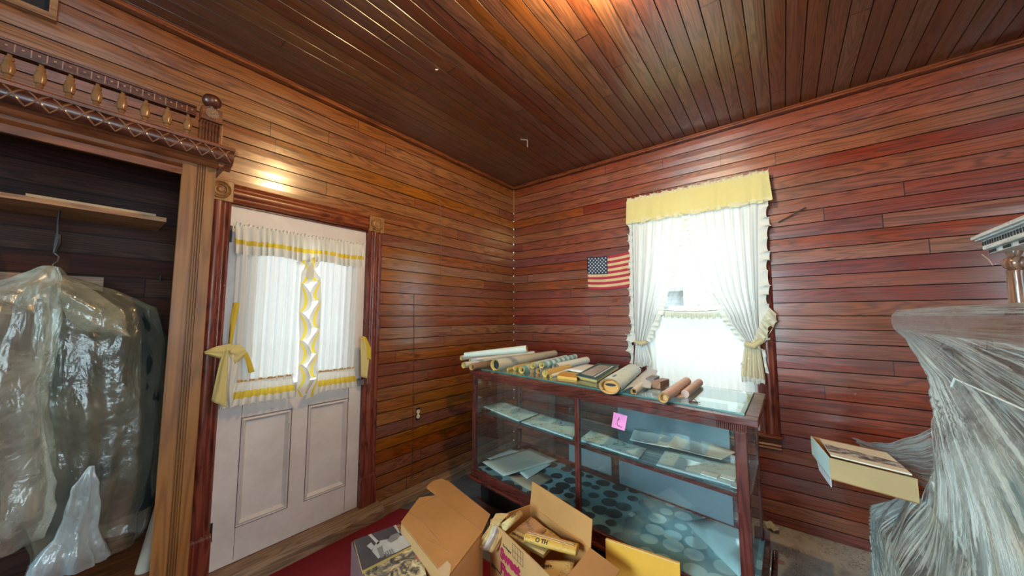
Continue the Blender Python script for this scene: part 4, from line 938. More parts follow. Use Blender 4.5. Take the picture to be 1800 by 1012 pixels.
# ------------------------------------------------------------------ rolls and things on the showcase
def roll(label, p0, z0, p1, z1, r0, r1, mats, hole=.62, group='paper rolls on the display case', inner=None, sq=(1, 1), spiral=True, wob=0, name='paper_roll', stripes=None):
    a = Vector(AZ(z0, *p0)); b = Vector(AZ(z1, *p1)); d = (b-a).normalized()
    o_ = thing(name, (a+b)/2-Vector((0, 0, (r0+r1)/2)), label, 'paper roll', group)
    m = MB(); nseg = 14
    pts = [a.lerp(b, t/nseg)+Vector((0, 0, wob*sin(t*.8))) for t in range(nseg+1)]; rd = [lerp(r0, r1, t/nseg) for t in range(nseg+1)]
    side = d.cross(UP).normalized(); upv = side.cross(d).normalized(); n_ = 28; R = []
    for p, r in zip(pts, rd):
        for j in range(n_):
            an = 2*pi*j/n_; R.append(p+(side*cos(an)*sq[0]+upv*sin(an)*sq[1])*r*(1+.012*sin(3*an+j)))
    b0 = m.add(R, [])
    for i in range(nseg):
        for j in range(n_):
            mi = 0
            if stripes and (i % stripes == 0): mi = 1
            m.f.append([b0+i*n_+j, b0+i*n_+(j+1) % n_, b0+(i+1)*n_+(j+1) % n_, b0+(i+1)*n_+j]); m.m.append(mi)
    build('outer_sheet', m, [mats[0], mats[2] if len(mats) > 2 else mats[0]], o_, smooth=True, recalc=False)
    for base, r, sgn in ((a, r0, -1), (b, r1, 1)):   # spiral windings visible at both ends
        m = MB()
        turns = 2.6; NS = 90; w = r*.10
        pa, pb, pc, pd = [], [], [], []
        for q in range(NS+1):
            t = q/NS; rr = r*lerp(1.0, hole, t)*.995; an = 2*pi*turns*t
            dv = side*cos(an)*sq[0]+upv*sin(an)*sq[1]
            pa.append(base+dv*rr+d*sgn*.001*(1-t)); pb.append(base+dv*(rr-r*(1-hole)/turns*.72)+d*sgn*.001*(1-t))
        dep = [p-d*sgn*.06 for p in pb]
        k0 = m.add(pa+pb+dep, []); L = NS+1
        for q in range(NS):
            m.f.append([k0+q, k0+q+1, k0+L+q+1, k0+L+q]); m.m.append(0)
            m.f.append([k0+L+q, k0+L+q+1, k0+2*L+q+1, k0+2*L+q]); m.m.append(0)
        build('inner_winding', m, mats[1], o_, smooth=2, recalc=False)
    for base, r, sgn in ((a, r0, -1), (b, r1, 1)):
        m = MB(); m.add([base-d*sgn*.03+(side*cos(2*pi*j/20)*sq[0]+upv*sin(2*pi*j/20)*sq[1])*r*.93 for j in range(20)], [tuple(range(20))])
        build('core', m, inner or M_dark, o_, recalc=False)  # default dark disc stands for the shade inside an open roll
    return o_, a, b, d, side, upv
WT = M_paper; W2 = paper('blue_white_map_roll', (.60, .76, .78), (.50, .62, .66), .5, .5, (.10, .30, .40), 30); BLU = plain('blue_map_print', (.18, .42, .50), .6); BR = paper('brown_stained_roll', (.34, .22, .15), (.20, .12, .08), .7)
G0 = paper('greenish_white_roll', (.62, .66, .58), (.50, .44, .32), .35)
roll('long greenish-white roll lying highest at the left, its far end raised', (817, 624), 1.10, (926, 613), 1.165, .022, .030, (G0, M_yelp), .5)
roll('thin pale roll whose loose end shows left of all the others', (811, 629), 1.07, (905, 616), 1.085, .021, .020, (WT, M_yelp), .5)
roll('thin white roll lying between the raised roll and the biggest tube', (826, 633), 1.055, (938, 620), 1.07, .017, .018, (M_paperw, M_yelp), .5)
roll('pale roll overhanging the left end of the case below the raised roll', (815, 642), 1.035, (866, 633), 1.035, .025, .024, (WT, M_yelp), .55)
roll('brown stained roll left of the biggest tube, open dark end', (829, 645), 1.03, (868, 637), 1.03, .026, .026, (BR, M_tan), .75)
roll('largest cream tube of the pile with wide dark open end', (870, 641), 1.046, (975, 621), 1.046, .045, .032, (paper('cream_tube', (.68, .68, .58), (.52, .46, .34), .35), M_yelp), .86)
roll('slimmest crumpled yellow roll right beside the largest tube', (893, 649), 1.016, (950, 637), 1.016, .013, .013, (M_yelp, M_yelp), .4)
roll('small yellow roll second right of the largest tube', (905, 647), 1.022, (965, 634), 1.022, .021, .020, (M_yelp, M_yelp), .5)
roll('medium cream roll with blue stripe third right of the largest tube', (917, 650), 1.03, (980, 633), 1.03, .029, .027, (W2, M_yelp, BLU), .6, stripes=3)
roll('small dull roll lying under the blue striped ones, left', (935, 652), 1.020, (1000, 637), 1.02, .019, .019, (WT, M_tan), .6)
roll('dark ended roll lying under the blue banded roll', (946, 652), 1.024, (1005, 637), 1.024, .022, .021, (WT, M_tan), .7)
roll('cream roll resting on top of two small rolls', (936, 643), 1.062, (995, 628), 1.062, .023, .022, (W2, M_yelp), .5)
roll('blue banded white map roll resting on top of the pile', (952, 642), 1.066, (1011, 627), 1.066, .026, .024, (W2, M_yelp, BLU), .5, stripes=2)
roll('squat yellow ended roll in front of the blue banded roll', (958, 657), 1.027, (1000, 646), 1.027, .027, .026, (M_yelp, M_yelp), .35)
roll('clean white tube with a plain grey end disc', (977, 646), 1.036, (1031, 633), 1.036, .034, .031, (M_paperw, M_paper), .98, inner=plain('grey_end_disc', (.22, .18, .14), .7))
roll('smallest white roll lying lowest in front of the white tube', (969, 661), 1.014, (996, 652), 1.014, .013, .012, (M_paperw, M_yelp), .5)
# papers and the book
sheet('paper_sheet', [(993, 650), (1030, 640), (1048, 642), (1022, 655)], 1.035, M_paperw, 'loose white sheet between the white tube and the picture book', 'paper', nu=4, nv=4)
def pbox(mb, quad, zt, th, mi=0): mb.slab([Vector(AZ(zt, *p)) for p in quad], (0, 0, -th), mi)
bk = thing('picture_book', Vector(AZ(1.01, 1040, 660)), 'dark teal picture book lying flat beside the big map roll', 'book')
qb = [(1051, 638), (1089, 641), (1049, 667), (1012, 659)]; m = MB(); pbox(m, qb, 1.040, .004); pbox(m, qb, 1.012, .005); build('cover', m, M_teal, bk)
m = MB(); pbox(m, [(1051, 640), (1087, 642), (1049, 665), (1015, 658)], 1.036, .024); build('pages', m, M_yelp, bk)
m = MB(); pbox(m, [(1054, 641), (1074, 643), (1042, 661), (1021, 656)], 1.0412, .001); build('cover_picture', m, paper('cover_photo', (.45, .42, .42), (.25, .22, .24), .7, .9, (.08, .10, .12), 60), bk)
m = MB(); pbox(m, [(1076, 643), (1079, 643), (1047, 662), (1044, 662)], 1.0412, .001); build('cover_band', m, M_paperw, bk)
eb = thing('amber_folder', Vector(AZ(1.01, 1000, 662)), 'amber and brown folder lying beneath the end of the teal book', 'folder')
m = MB(); pbox(m, [(985, 652), (1018, 655), (1014, 664), (980, 660)], 1.022, .02); build('spine', m, M_amber, eb)
m = MB(); pbox(m, [(1018, 655), (1052, 660), (1049, 672), (1014, 664)], 1.011, .009); build('cover', m, M_carddk, eb)
# large flattened map roll
SR = paper('large_map_sheet', (.66, .80, .82), (.42, .62, .70), .7, .3, (.2, .30, .36), 30)
ro, a, b, d, side, upv = roll('large flattened map roll with orange core, biggest bundle on the case', (1071, 679), 1.046, (1112, 650), 1.046, .044, .042, (SR, M_tan), .80, sq=(1.38, .98), group='map rolls at the middle of the case', inner=plain('orange_core', (.62, .27, .05), .6))
md = plain('gap_shade_dark', (.03, .025, .03), .8)
m = MB(); cq = a+d*.028; m.add([cq+(side*cos(2*pi*j/16)*.030+upv*(sin(2*pi*j/16)*.008+.004)) for j in range(16)], [tuple(range(16))]); build('gap_shade', m, md, ro, recalc=False)  # flat dark ellipse painted in for the shade of the gap
tdir = (b-a).normalized()
text_part('CITY OF', .020, a+tdir*.06+upv*.044+side*.014, tdir, side*-1, plain('map_ink', (.12, .2, .25), .7), ro, bold=.0002)
mp = thing('map_flap', Vector(AZ(1.0, 1130, 670)), 'loose curling map sheet spread out right of the large map roll', 'map')
m = MB(); qa, qb_, qc, qd = Vector(AZ(1.012, 1092, 688)), Vector(AZ(1.012, 1128, 656)), Vector(AZ(1.05, 1156, 652)), Vector(AZ(1.006, 1144, 684))
def fn(u, v):
    p = qa.lerp(qb_, v).lerp(qd.lerp(qc, v), u); p = p+Vector((0, 0, .020*sin(u*pi*1.1)+.012*u*u+.004*sin(v*12+u*6)*u)); return p
m.grid(fn, 20, 20); build('sheet', m, paper('faded_map', (.58, .64, .70), (.50, .42, .44), .6, .3, (.3, .3, .36), 40), mp, smooth=2, solid=.002, recalc=False)
roll('small brown ended roll tucked under the loose map sheet', (1114, 688), 1.019, (1136, 670), 1.019, .018, .017, (M_paper, M_tan), .7, group='map rolls at the middle of the case')
for i, (pxq, lab, mt) in enumerate(((( (1150, 678), (1160, 672) ), 'grey small wooden block behind the curled map sheet', plain('grey_block', (.20, .19, .20), .6)), (((1161, 684), (1177, 678)), 'brown small wooden block beside the pink-brown scroll', wood('block_wood', 0, (.12, .05, .02), (.28, .12, .06), (.36, .18, .09), .5)))):
    p = Vector(AZ(1.007, *pxq[0])); q = Vector(AZ(1.007, *pxq[1])); s_ = (q-p); w_ = s_.length; dd = s_.normalized(); e = Vector((dd.y, -dd.x, 0)); e = e if e.dot(p-CAM) > 0 else -e
    m = MB(); m.hexa([p, q, q+e*.05, p+e*.05, p+UP*.042, q+UP*.042, q+e*.05+UP*.042, p+e*.05+UP*.042]); tag(build('wooden_block', m, mt, org=p, bevel=.003), lab, 'block')
scr, a, b, d, side, upv = roll('pinkish-brown scroll at the right end of the case, rolled from both ends', (1166, 699), 1.035, (1207, 670), 1.035, .026, .025, (M_pinkp, M_tan), .7, group='scroll at the right of the case', inner=M_tan)
a2 = Vector(AZ(1.025, 1204, 692)); b2 = Vector(AZ(1.025, 1229, 672))
m = MB(); m.tube([a2, b2], [.020, .022], 20); build('second_roll', m, M_pinkp, scr, smooth=True)
m = MB(); m.slab([a+d*.10-UP*.02, b-UP*.02, b2-UP*.018, a2-UP*.018], (0, 0, .0015)); build('joining_sheet', m, M_pinkp, scr)
cl = thing('metal_clip', Vector(AZ(1.007, 1219, 708)), 'small dark metal clip lying alone on the glass top', 'clip')
p = Vector(AZ(1.007, 1219, 708)); m = MB(); L_ = eu*.028
m.tube([p-L_*.7+UP*.004, p+L_*.7+UP*.004], .004, 8); m.tube([p-L_*.5+UP*.006+ev*.01, p+UP*.018+ev*.012, p+L_*.5+UP*.006+ev*.01], .0018, 6); m.tube([p-L_+UP*.004+ev*.015, p+L_+UP*.004+ev*.015], .0018, 6); build('clip_body', m, M_carve, cl, smooth=True)

# ------------------------------------------------------------------ carpet and floor litter
zc = FZ+.004
n = N('red_carpet'); c = n.coord(); f = n.noise(c, 180, 3, .7)
M_carpet = n.done(n.bsdf(n.mix(n.rng(n.noise(c, 3, 5, .7), .35, .75, 0, .6), (.22, .003, .014), (.12, .003, .010)), .95, n.bump(f, .6, .006)))
cpts = [(-4.4, -.50), (-2.88, -.50), (-2.88, -.13), (-1.60, -.105), (-1.52, -.30), (-1.60, -.9), (-1.64, -1.6), (-1.75, -2.75), (-4.4, -2.75)]
tag(build('carpet', MB().slab([(x, y, FZ) for x, y in cpts], (0, 0, .012)), M_carpet, org=(-2.6, -1.6, FZ)), 'deep red carpet covering the floor in front of the white door', 'carpet')
def litter(name, px, py, r, mat, label, cat, seed=0, flat=.4, sx=1.0):
    c0 = Vector(AZ(FZ+.004, px, py)); m = MB()
    def fn(u, v):
        p = Vector(((u-.5)*2*r*sx, (v-.5)*2*r, 0)); k = noise.noise_vector(p*30/max(r/.04, .5)+Vector((seed, seed*2, 0)))
        return c0+p+Vector((k.x*r*.4, k.y*r*.4, r*flat*(.5+abs(k.z)*1.6)))
    m.grid(fn, 10, 10); return tag(build(name, m, mat, smooth=2, org=c0, solid=.0015, recalc=False), label, cat)
litter('crumpled_paper', 1358, 932, .035, paper('crumpled_note', (.50, .50, .42), (.4, .36, .28), .4), 'crumpled pale scrap on the patterned floor right of the display case', 'paper scrap', 1, .9)
litter('paper_wad', 744, 836, .055, paper('brown_wad', (.30, .20, .08), (.2, .12, .05), .5), 'brown crumpled paper wad on the floor edge by the carpet corner', 'paper scrap', 4, .45, 1.6)
litter('paper_wad', 785, 824, .028, paper('olive_wad', (.30, .26, .10), (.2, .16, .06), .5), 'small olive paper wad on the floor nearer the display case', 'paper scrap', 6, .7)
tag(build('paper_strip', MB().hexa([(-1.30, -.002, FZ+.03), (-1.17, -.002, FZ+.03), (-1.17, -.012, FZ+.03), (-1.30, -.012, FZ+.03), (-1.30, -.002, FZ+.075), (-1.17, -.002, FZ+.075), (-1.17, -.008, FZ+.075), (-1.30, -.008, FZ+.075)]), plain('grey_blue_strip', (.28, .32, .38), .6), org=(-1.23, -.006, FZ+.03)), 'bluish grey strip at the foot of the board wall above the brown wad', 'paper scrap')

# ------------------------------------------------------------------ outlet, cable, wall oddments
ol = thing('power_outlet', (-1.373, -.008, .573), 'cream double power outlet on the board wall right of the door', 'outlet')
m = MB(); m.box((-1.392, -.006, .520), (-1.354, -.001, .626)); build('outlet_plate', m, M_black, ol)
m = MB()
for z in (.552, .594): m.lathe((-1.373, -.005, z), (0, -1, 0), [(0, .017), (.008, .017), (.009, .015), (.009, 0)], 16)
m.box((-1.380, -.013, .552), (-1.366, -.005, .594)); build('socket_face', m, plain('cream_plastic', (.72, .64, .48), .4), ol, smooth=True)
m = MB()
for z in (.552, .594):
    for dx in (-.006, .004): m.box((-1.373+dx, -.0148, z-.002), (-1.3705+dx, -.0138, z+.006))
build('slot', m, M_black, ol)
tag(build('wall_cable', MB().tube([(-1.19, -.004, 2.58), (-1.165, -.005, 2.50), (-1.150, -.005, 2.2), (-1.140, -.005, 1.78)], .0022, 6), plain('brown_cable', (.20, .12, .08), .5), smooth=True, org=(-1.15, -.004, 1.78)), 'thin cable hanging on the board wall high right of the door', 'cable')
tag(build('wall_cable', MB().tube([(-1.44, -.004, 1.62), (-1.432, -.004, 1.3), (-1.425, -.004, .63), (-1.42, -.004, .05)], .0026, 6), M_carve, smooth=True, org=(-1.43, -.004, .05)), 'dark vertical cable strip running down the board wall beside the outlet', 'cable')
p = AX(-.01, 1368, 391); q = AX(-.03, 1417, 364)
tag(build('nailed_stick', MB().tube([p, q], .005, 6), plain('dark_stick', (.05, .035, .03), .6), org=p), 'thin dark stick nailed slanting to the wall right of the window', 'stick')
p = Vector(AZ(CH-.002, 768, 119)); tag(build('ceiling_staple', MB().tube([p+Vector((.010*cos(t*.5), .010*sin(t*.5), -.004-.002*t)) for t in range(9)], .0022, 6), plain('white_metal', (.8, .78, .75), .4), smooth=True, org=p), 'tiny white curled staple on the dark ceiling boards', 'staple')
p = Vector(AZ(CH-.002, 927, 246)); m = MB(); m.tube([p, p-Vector((0, 0, .07))], .0022, 6); m.tube([p, p+Vector((-.05, .04, -.004))], .0018, 6)
tag(build('pull_string', m, plain('pale_cord', (.5, .45, .4), .6), smooth=True, org=p), 'short pale cord hanging from the ceiling near the corner', 'cord')
lm = thing('ceiling_light', (-1.97, -2.02, CH), 'warm bulb ceiling light just above the top edge of the photo', 'ceiling light')
m = MB(); m.lathe((-1.97, -2.02, CH-.002), (0, 0, -1), [(0, .07), (.012, .068), (.03, .03), (.05, .022), (.06, .020)], 24); build('lamp_holder', m, plain('white_porcelain', (.8, .8, .78), .3), lm, smooth=True)
n = N('glowing_bulb'); M_bulb = n.done(n.node('ShaderNodeMixShader', {0: .8, 1: n.node('ShaderNodeEmission', {0: (1, .75, .42), 1: 14.0}).outputs[0], 2: n.node('ShaderNodeBsdfTransparent', {0: (1, 1, 1)}).outputs[0]}).outputs[0])
m = MB(); m.lathe((-1.97, -2.02, CH-.06), (0, 0, -1), [(0, .014), (.015, .018), (.035, .030), (.055, .030), (.072, .018), (.078, .001)], 20); bo = build('bulb', m, M_bulb, lm, smooth=True)

# ------------------------------------------------------------------ cardboard boxes on the floor
M_cedge = card('cardboard_edge', (.42, .24, .11))
cb = thing('cardboard_box', Vector(AZ(FZ, 790, 930)), 'plain tan cardboard box with a wide open flap, beside the magazines', 'cardboard box')
HB = .28
top = [Vector(AZ(HB, *p)) for p in ((705, 918), (770, 845), (788, 846), (862, 905), (848, 934), (792, 982), (782, 1020))]
T = [Vector(AZ(HB, *p)) for p in ((705, 918), (737, 876), (862, 905), (848, 934), (785, 1016))]
# box body below the big closed top
bq = [Vector(AZ(HB, 705, 918)), Vector(AZ(HB, 762, 905)), Vector(AZ(HB, 850, 932)), Vector(AZ(HB, 785, 1018))]
A0 = Vector(AZ(HB, 705, 918)); A1 = Vector(AZ(HB, 785, 1018)); A3 = Vector(AZ(HB, 849, 934)); A2 = A0+(A3-A1)
def wallslab(mb, p, q, z0_, z1_, th=.005, inward=None):
    dvec = (q-p).normalized(); nrm = Vector((dvec.y, -dvec.x, 0))
    if inward is not None and nrm.dot(inward-(p+q)/2) < 0: nrm = -nrm
    mb.hexa([Vector((p.x, p.y, z0_)), Vector((q.x, q.y, z0_)), Vector((q.x, q.y, z0_))+nrm*th, Vector((p.x, p.y, z0_))+nrm*th, Vector((p.x, p.y, z1_)), Vector((q.x, q.y, z1_)), Vector((q.x, q.y, z1_))+nrm*th, Vector((p.x, p.y, z1_))+nrm*th])
m = MB(); cc = (A0+A3)/2
for p, q in ((A0, A1), (A1, A3), (A3, A2), (A2, A0)): wallslab(m, p, q, FZ+.012, HB-.004, .005, cc)
m.slab([Vector((p.x, p.y, FZ+.012)) for p in (A0, A1, A3, A2)], (0, 0, .005)); build('box_body', m, M_card2, cb)
pts = [A0, A1, A3, Vector(AZ(HB, 862, 905)), Vector(AZ(HB, 788, 846)), Vector(AZ(HB, 776, 842)), Vector(AZ(HB, 762, 845)), Vector(AZ(HB, 752, 853)), Vector(AZ(HB, 750, 858)), Vector(AZ(HB, 767, 871)), Vector(AZ(HB, 737, 875))]
build('top_flap', MB().slab(pts, (0, 0, .004)), M_card, cb)
m = MB()
for p, q in (((729, 892), (766, 872)), ((766, 872), (848, 934)), ((718, 900), (745, 920)), ((745, 920), (775, 955)), ((745, 946), (790, 970))):
    P0 = Vector(AZ(HB+.0045, *p)); P1 = Vector(AZ(HB+.0045, *q)); m.tube([P0, P1], .0009, 5)
build('crease', m, M_carddk, cb)
tp = MB(); tp.slab([Vector(AZ(HB+.0045, *p)) for p in ((770, 1000), (786, 985), (793, 992), (790, 1012), (782, 1018))], (0, 0, .0006)); build('packing_tape', tp, plain('pale_tape', (.66, .46, .28), .25), cb)
# magazine box
mg = thing('magazine_box', Vector(AZ(FZ, 690, 990)), 'small open carton packed with old magazines at the carpet edge', 'box')
HM = .195
C0, C1 = Vector(AZ(HM, 618, 952)), Vector(AZ(HM, 704, 926)); C3 = Vector(AZ(HM, 655, 1050)); C2 = C1+(C3-C0)
m = MB(); cc = (C0+C2)/2
for p, q in ((C0, C1), (C1, C2), (C2, C3), (C3, C0)): wallslab(m, p, q, FZ+.013, HM, .004, cc)
m.slab([Vector((p.x, p.y, FZ+.013)) for p in (C0, C1, C2, C3)], (0, 0, .004)); build('carton', m, plain('worn_purple_brown_carton', (.20, .10, .10), .6), mg)
def mag(quad, z, cover, label, title, tcol, tpos, grp='magazines in the small carton', th=.05, strip=True):
    q = [Vector(AZ(z, *p)) for p in quad]; o_ = thing('magazine', (q[0]+q[2])/2-UP*th, label, 'magazine', grp)
    m = MB(); m.slab(q, (0, 0, -.0015)); build('cover', m, cover, o_)
    ins = [p.lerp((q[0]+q[2])/2, .02)-UP*.002 for p in q]; m = MB(); m.slab(ins, (0, 0, -th)); build('pages', m, M_yelp, o_)
    return o_, q
n = N('grey_photo_cover'); c = n.coord(); v = n.noise(c, 14, 3, .55, 1.2)
M_cov1 = n.done(n.bsdf(n.ramp(v, [(.42, (.05, .05, .055)), (.50, (.10, .10, .11)), (.54, (.34, .33, .32)), (.64, (.50, .49, .46))]), .35))
n = N('sepia_photo_cover'); c = n.coord(); v = n.noise(c, 16, 5, .6, 1.5)
M_cov2 = n.done(n.bsdf(n.ramp(v, [(.38, (.05, .045, .05)), (.47, (.16, .14, .12)), (.55, (.52, .40, .22)), (.66, (.66, .60, .44))]), .35))
M_cov0 = plain('charcoal_cover', (.07, .065, .075), .35)
o1, q = mag([(622, 949), (702, 920), (724, 958), (637, 1002)], .23, M_cov0, 'magazine with a black and white photo of a reclining figure', '', None, None, th=.018)
def mq(q, u, v, dz=.0006): return q[0].lerp(q[1], u).lerp(q[3].lerp(q[2], u), v)+UP*dz
M_wp = plain('pale_grey_print', (.46, .45, .43), .4); M_mg = plain('mid_grey_print', (.22, .21, .22), .4)
m = MB(); m.add([mq(q, *p) for p in ((.30, .0), (.36, .0), (.46, .42), (.40, .46))], [(0, 1, 2, 3)]); m.add([mq(q, *p) for p in ((.36, .42), (.48, .36), (.62, .42), (.70, .50), (.95, .34), (1, .62), (1, .98), (.62, .98), (.45, .86), (.32, .90), (.26, .60))], [tuple(range(11))])
m.add([mq(q, *p, .0006) for p in ((.20, .36), (.30, .30), (.34, .48), (.26, .56))], [(0, 1, 2, 3)]); m.add([mq(q, *p, .0006) for p in ((.86, 0), (.92, 0), (.92, .5), (.89, .5))], [(0, 1, 2, 3)])
build('cover_photo', m, M_wp, o1, recalc=False)
m = MB(); m.add([mq(q, *p, .0010) for p in ((.60, .48), (.72, .34), (.86, .34), (.90, .48), (.80, .58), (.66, .60))], [(0, 1, 2, 3, 4, 5)])
m.add([mq(q, *p, .0010) for p in ((.36, .58), (.48, .56), (.44, .92), (.36, .92))], [(0, 1, 2, 3)])
for i in range(4): m.add([mq(q, *p, .0010) for p in ((.46+i*.045, .80), (.49+i*.045, .79), (.50+i*.045, .98), (.47+i*.045, .98))], [(0, 1, 2, 3)])
build('photo_shade', m, M_mg, o1, recalc=False)
xd = (q[2]-q[1]).normalized(); yd = (q[1]-q[0]).normalized()
text_part('SPORTS', .026, mq(q, .93, .05, .0012), xd, yd, plain('orange_ink', (.62, .16, .04), .5), o1, bold=.0006)
o2, q = mag([(640, 1000), (737, 957), (752, 1022), (660, 1065)], .215, M_cov2, 'magazine with a sepia photo and red title, nearest the camera', '', None, None, th=.018)
xd = (q[2]-q[1]).normalized(); yd = (q[1]-q[0]).normalized()
text_part('ILLUSTRATED', .016, mq(q, .90, .03, .0008), xd, yd, plain('red_title_ink', (.65, .03, .06), .5), o2, bold=.0005)
o3_, q = mag([(628, 975), (722, 934), (740, 975), (650, 1015)], .185, plain('dull_yellow_cover', (.45, .36, .20), .5), 'yellow edged magazine wedged between the two photo magazines', '', None, None, th=.05)

# Text box
bx = thing('cardboard_box', Vector(AZ(FZ, 950, 960)), 'open cardboard box full of newspapers with maroon lettering on its side', 'cardboard box')
HX = .33
D0, D1, D2, D3 = Vector(AZ(HX, 862, 912)), Vector(AZ(HX, 932, 886)), Vector(AZ(HX, 1038, 964)), Vector(AZ(HX, 985, 1030))
cc = (D0+D2)/2
for p, q in ((D0, D1), (D1, D2), (D2, D3)):
    m = MB(); wallslab(m, p, q, FZ+.013, HX, .005, cc); build('side_wall', m, M_card, bx)
m = MB(); wallslab(m, D3, D0, FZ+.013, HX, .005, cc); fw_ = build('front_wall', m, M_card2, bx)
m = MB(); m.slab([Vector((p.x, p.y, FZ+.013)) for p in (D0, D1, D2, D3)], (0, 0, .005)); build('bottom', m, M_card, bx)
# upright far flap
u1 = Vector((D1.x, D1.y, HX)); u2 = Vector((D2.x, D2.y, HX)); ff = (Vector((D2.y-D1.y, -(D2.x-D1.x), 0))).normalized(); ff = ff if ff.dot(cc-D1) < 0 else -ff
m = MB(); m.slab([u1, u2, u2+UP*.125+ff*.015, u1+UP*.125+ff*.015], ff*.004); build('flap', m, M_card, bx)
m = MB()
fd = (D3-D2).normalized(); fo = Vector((fd.y, -fd.x, 0)); fo = fo if fo.dot(cc-D2) < 0 else -fo
u3 = Vector((D3.x, D3.y, HX)); m.slab([u2, u3, u3+fo*.13-UP*.06+fd*.03, u2+fo*.13-UP*.06-fd*.03], (0, 0, .004)); build('flap', m, M_card2, bx)
# lettering on the front wall (faces the camera side)
fx = (D3-D0); fx.z = 0; fL = fx.length; fx.normalize(); fn_ = Vector((fx.y, -fx.x, 0)); fn_ = fn_ if fn_.dot(cc-D0) < 0 else -fn_
def fwp(a_, z): return Vector((D0.x, D0.y, 0))+fx*a_+Vector((0, 0, z))+fn_*.0012
text_part('TO REDUCE\nPRODUCT\nDAMAGE', .016, fwp(.014, HX-.065), fx, UP, M_ink, bx, bold=.0005)
text_part('Sweet\nFive', .070, fwp(.105, HX-.135), fx, UP, M_redink, bx, bold=.004)
text_part('The Original', .015, fwp(.125, HX-.070), fx, UP, M_ink, bx)
text_part('HANDLE WITH CARE\nKEEP DRY', .010, fwp(.014, HX-.22), fx, UP, M_ink, bx)
m = MB()
for i in range(5): m.slab([fwp(.215+i*.022, HX-.012-.0), fwp(.2165+i*.022, HX-.012), fwp(.2165+i*.022, HX-.072), fwp(.215+i*.022, HX-.072)], fn_*.0003)
for i in range(3): m.slab([fwp(.215, HX-.012-i*.03), fwp(.3045, HX-.012-i*.03), fwp(.3045, HX-.0135-i*.03), fwp(.215, HX-.0135-i*.03)], fn_*.0003)
build('printed_grid', m, M_ink, bx)
# newspapers in the box
def news(quad, z, label, mat=M_newsw, th=.012, txt=None, seed=0):
    q = [Vector(AZ(z, *p)) for p in quad]; o_ = thing('newspaper', (q[0]+q[2])/2-UP*th, label, 'newspaper', 'newspapers in the lettered box')
    m = MB(); m.grid(lambda u, v: q[0].lerp(q[1], u).lerp(q[3].lerp(q[2], u), v)+UP*(.006*noise.noise(Vector((u*3+seed, v*3, 0)))), 8, 8); build('front_page', m, mat, o_, smooth=2, solid=.002, recalc=False)
    m = MB(); m.slab([p-UP*.003 for p in q], (0, 0, -th)); build('pages', m, M_yelp, o_)
    return o_, q
o_, q = news([(933, 908), (985, 945), (955, 975), (893, 940)], .300, 'flat newspaper with a colour photo of a face, at the left in the box')
m = MB(); m.add([mq(q, *p, .006) for p in ((.06, .06), (.62, .10), (.62, .62), (.06, .72))], [(0, 1, 2, 3)]); build('photo', m, paper('front_photo', (.50, .26, .12), (.16, .09, .12), .8, .6, (.05, .03, .05), 30), o_, recalc=False)
text_part('KENTUCKY', .016, mq(q, .05, .93, .007), (q[2]-q[3]), (q[0]-q[3]), M_ink, o_, bold=.0004)
o_, q = news([(960, 985), (1010, 985), (1000, 1025), (950, 1020)], .285, 'yellowed newspaper with bold headline at the near end of the box', seed=5)
text_part('KEEPS', .018, mq(q, .25, .3, .007), -(q[1]-q[0]), -(q[0]-q[3]), M_ink, o_, bold=.0005)
# folded newspaper bundle
a = Vector(AZ(.325, 925, 942)); b = Vector(AZ(.330, 1015, 966)); nb = thing('folded_newspaper', (a+b)/2-UP*.03, 'thick folded yellow newspaper bundle lying across the top of the lettered box', 'newspaper')
m = MB(); m.tube([a, a.lerp(b, .3), a.lerp(b, .7), b], [.030, .034, .034, .032], 20, sq=(1.05, .62)); build('folded_sheets', m, M_news, nb, smooth=True)
d = (b-a).normalized(); s2 = d.cross(UP).normalized(); s2 = s2 if s2.dot(CAM-a) > 0 else -s2
m = MB()
for k, (o1_, up_) in enumerate(((.000, .0215), (.008, .019), (-.010, .020))):
    m.tube([a+d*.01+s2*o1_+UP*up_, a.lerp(b, .5)+s2*(o1_+.002)+UP*(up_+.001), b-d*.015+s2*(o1_+.004)+UP*up_], .0028, 6)
build('page_edge', m, M_tan, nb, smooth=True)
text_part('O TH', .026, a+d*.06+s2*.0355+UP*.009, d, UP*.75-s2*.9, M_ink, nb, bold=.0004)
# rolled papers at box corner
a = Vector(AZ(.35, 893, 920)); b = Vector(AZ(.36, 915, 902)); rn = thing('rolled_newspaper', a-UP*.015, 'rolled newspaper sticking out at the far left corner of the lettered box', 'newspaper')
m = MB(); m.tube([a-(b-a)*.3, b], [.018, .015], 16, cap=False); build('sheet_roll', m, M_newsw, rn, smooth=True, solid=.003)
text_part('OCIO', .014, a+(b-a)*.25+UP*.016-Vector((.004, .004, 0)), (b-a), UP, M_ink, rn)
ph = thing('hanging_papers', Vector(AZ(.3, 855, 945)), 'bundle of worn brown papers spilling over the left corner of the lettered box', 'paper')
for k in range(5):
    m = MB(); s0 = k*3.1
    L0 = [Vector(AZ(.35, 866+k*4, 912-k*1.5)), Vector(AZ(.30, 853+k*5, 935+k*2)), Vector(AZ(.22, 836+k*6, 962+k*2))]; R0 = [p+Vector((.035, -.02, .0)) for p in L0]
    leafshape(m, L0, R0, .0, 8, belly=.01); build('sheet', m, (M_tan, M_newsw, M_pinkp, BR, M_tan)[k], ph, smooth=2, solid=.003, recalc=False)
m = MB(); p0 = Vector(AZ(.352, 868, 916))
for k in range(4): m.slab([p0+Vector((.012*k-.03, -.01*k, .004*k)), p0+Vector((.05, .03-.01*k, .004*k+.006)), p0+Vector((.07, -.01-.012*k, .004*k+.01)), p0+Vector((-.01, -.05, .004*k))], (0, 0, .002))
build('top_sheets', m, M_newsw, ph)
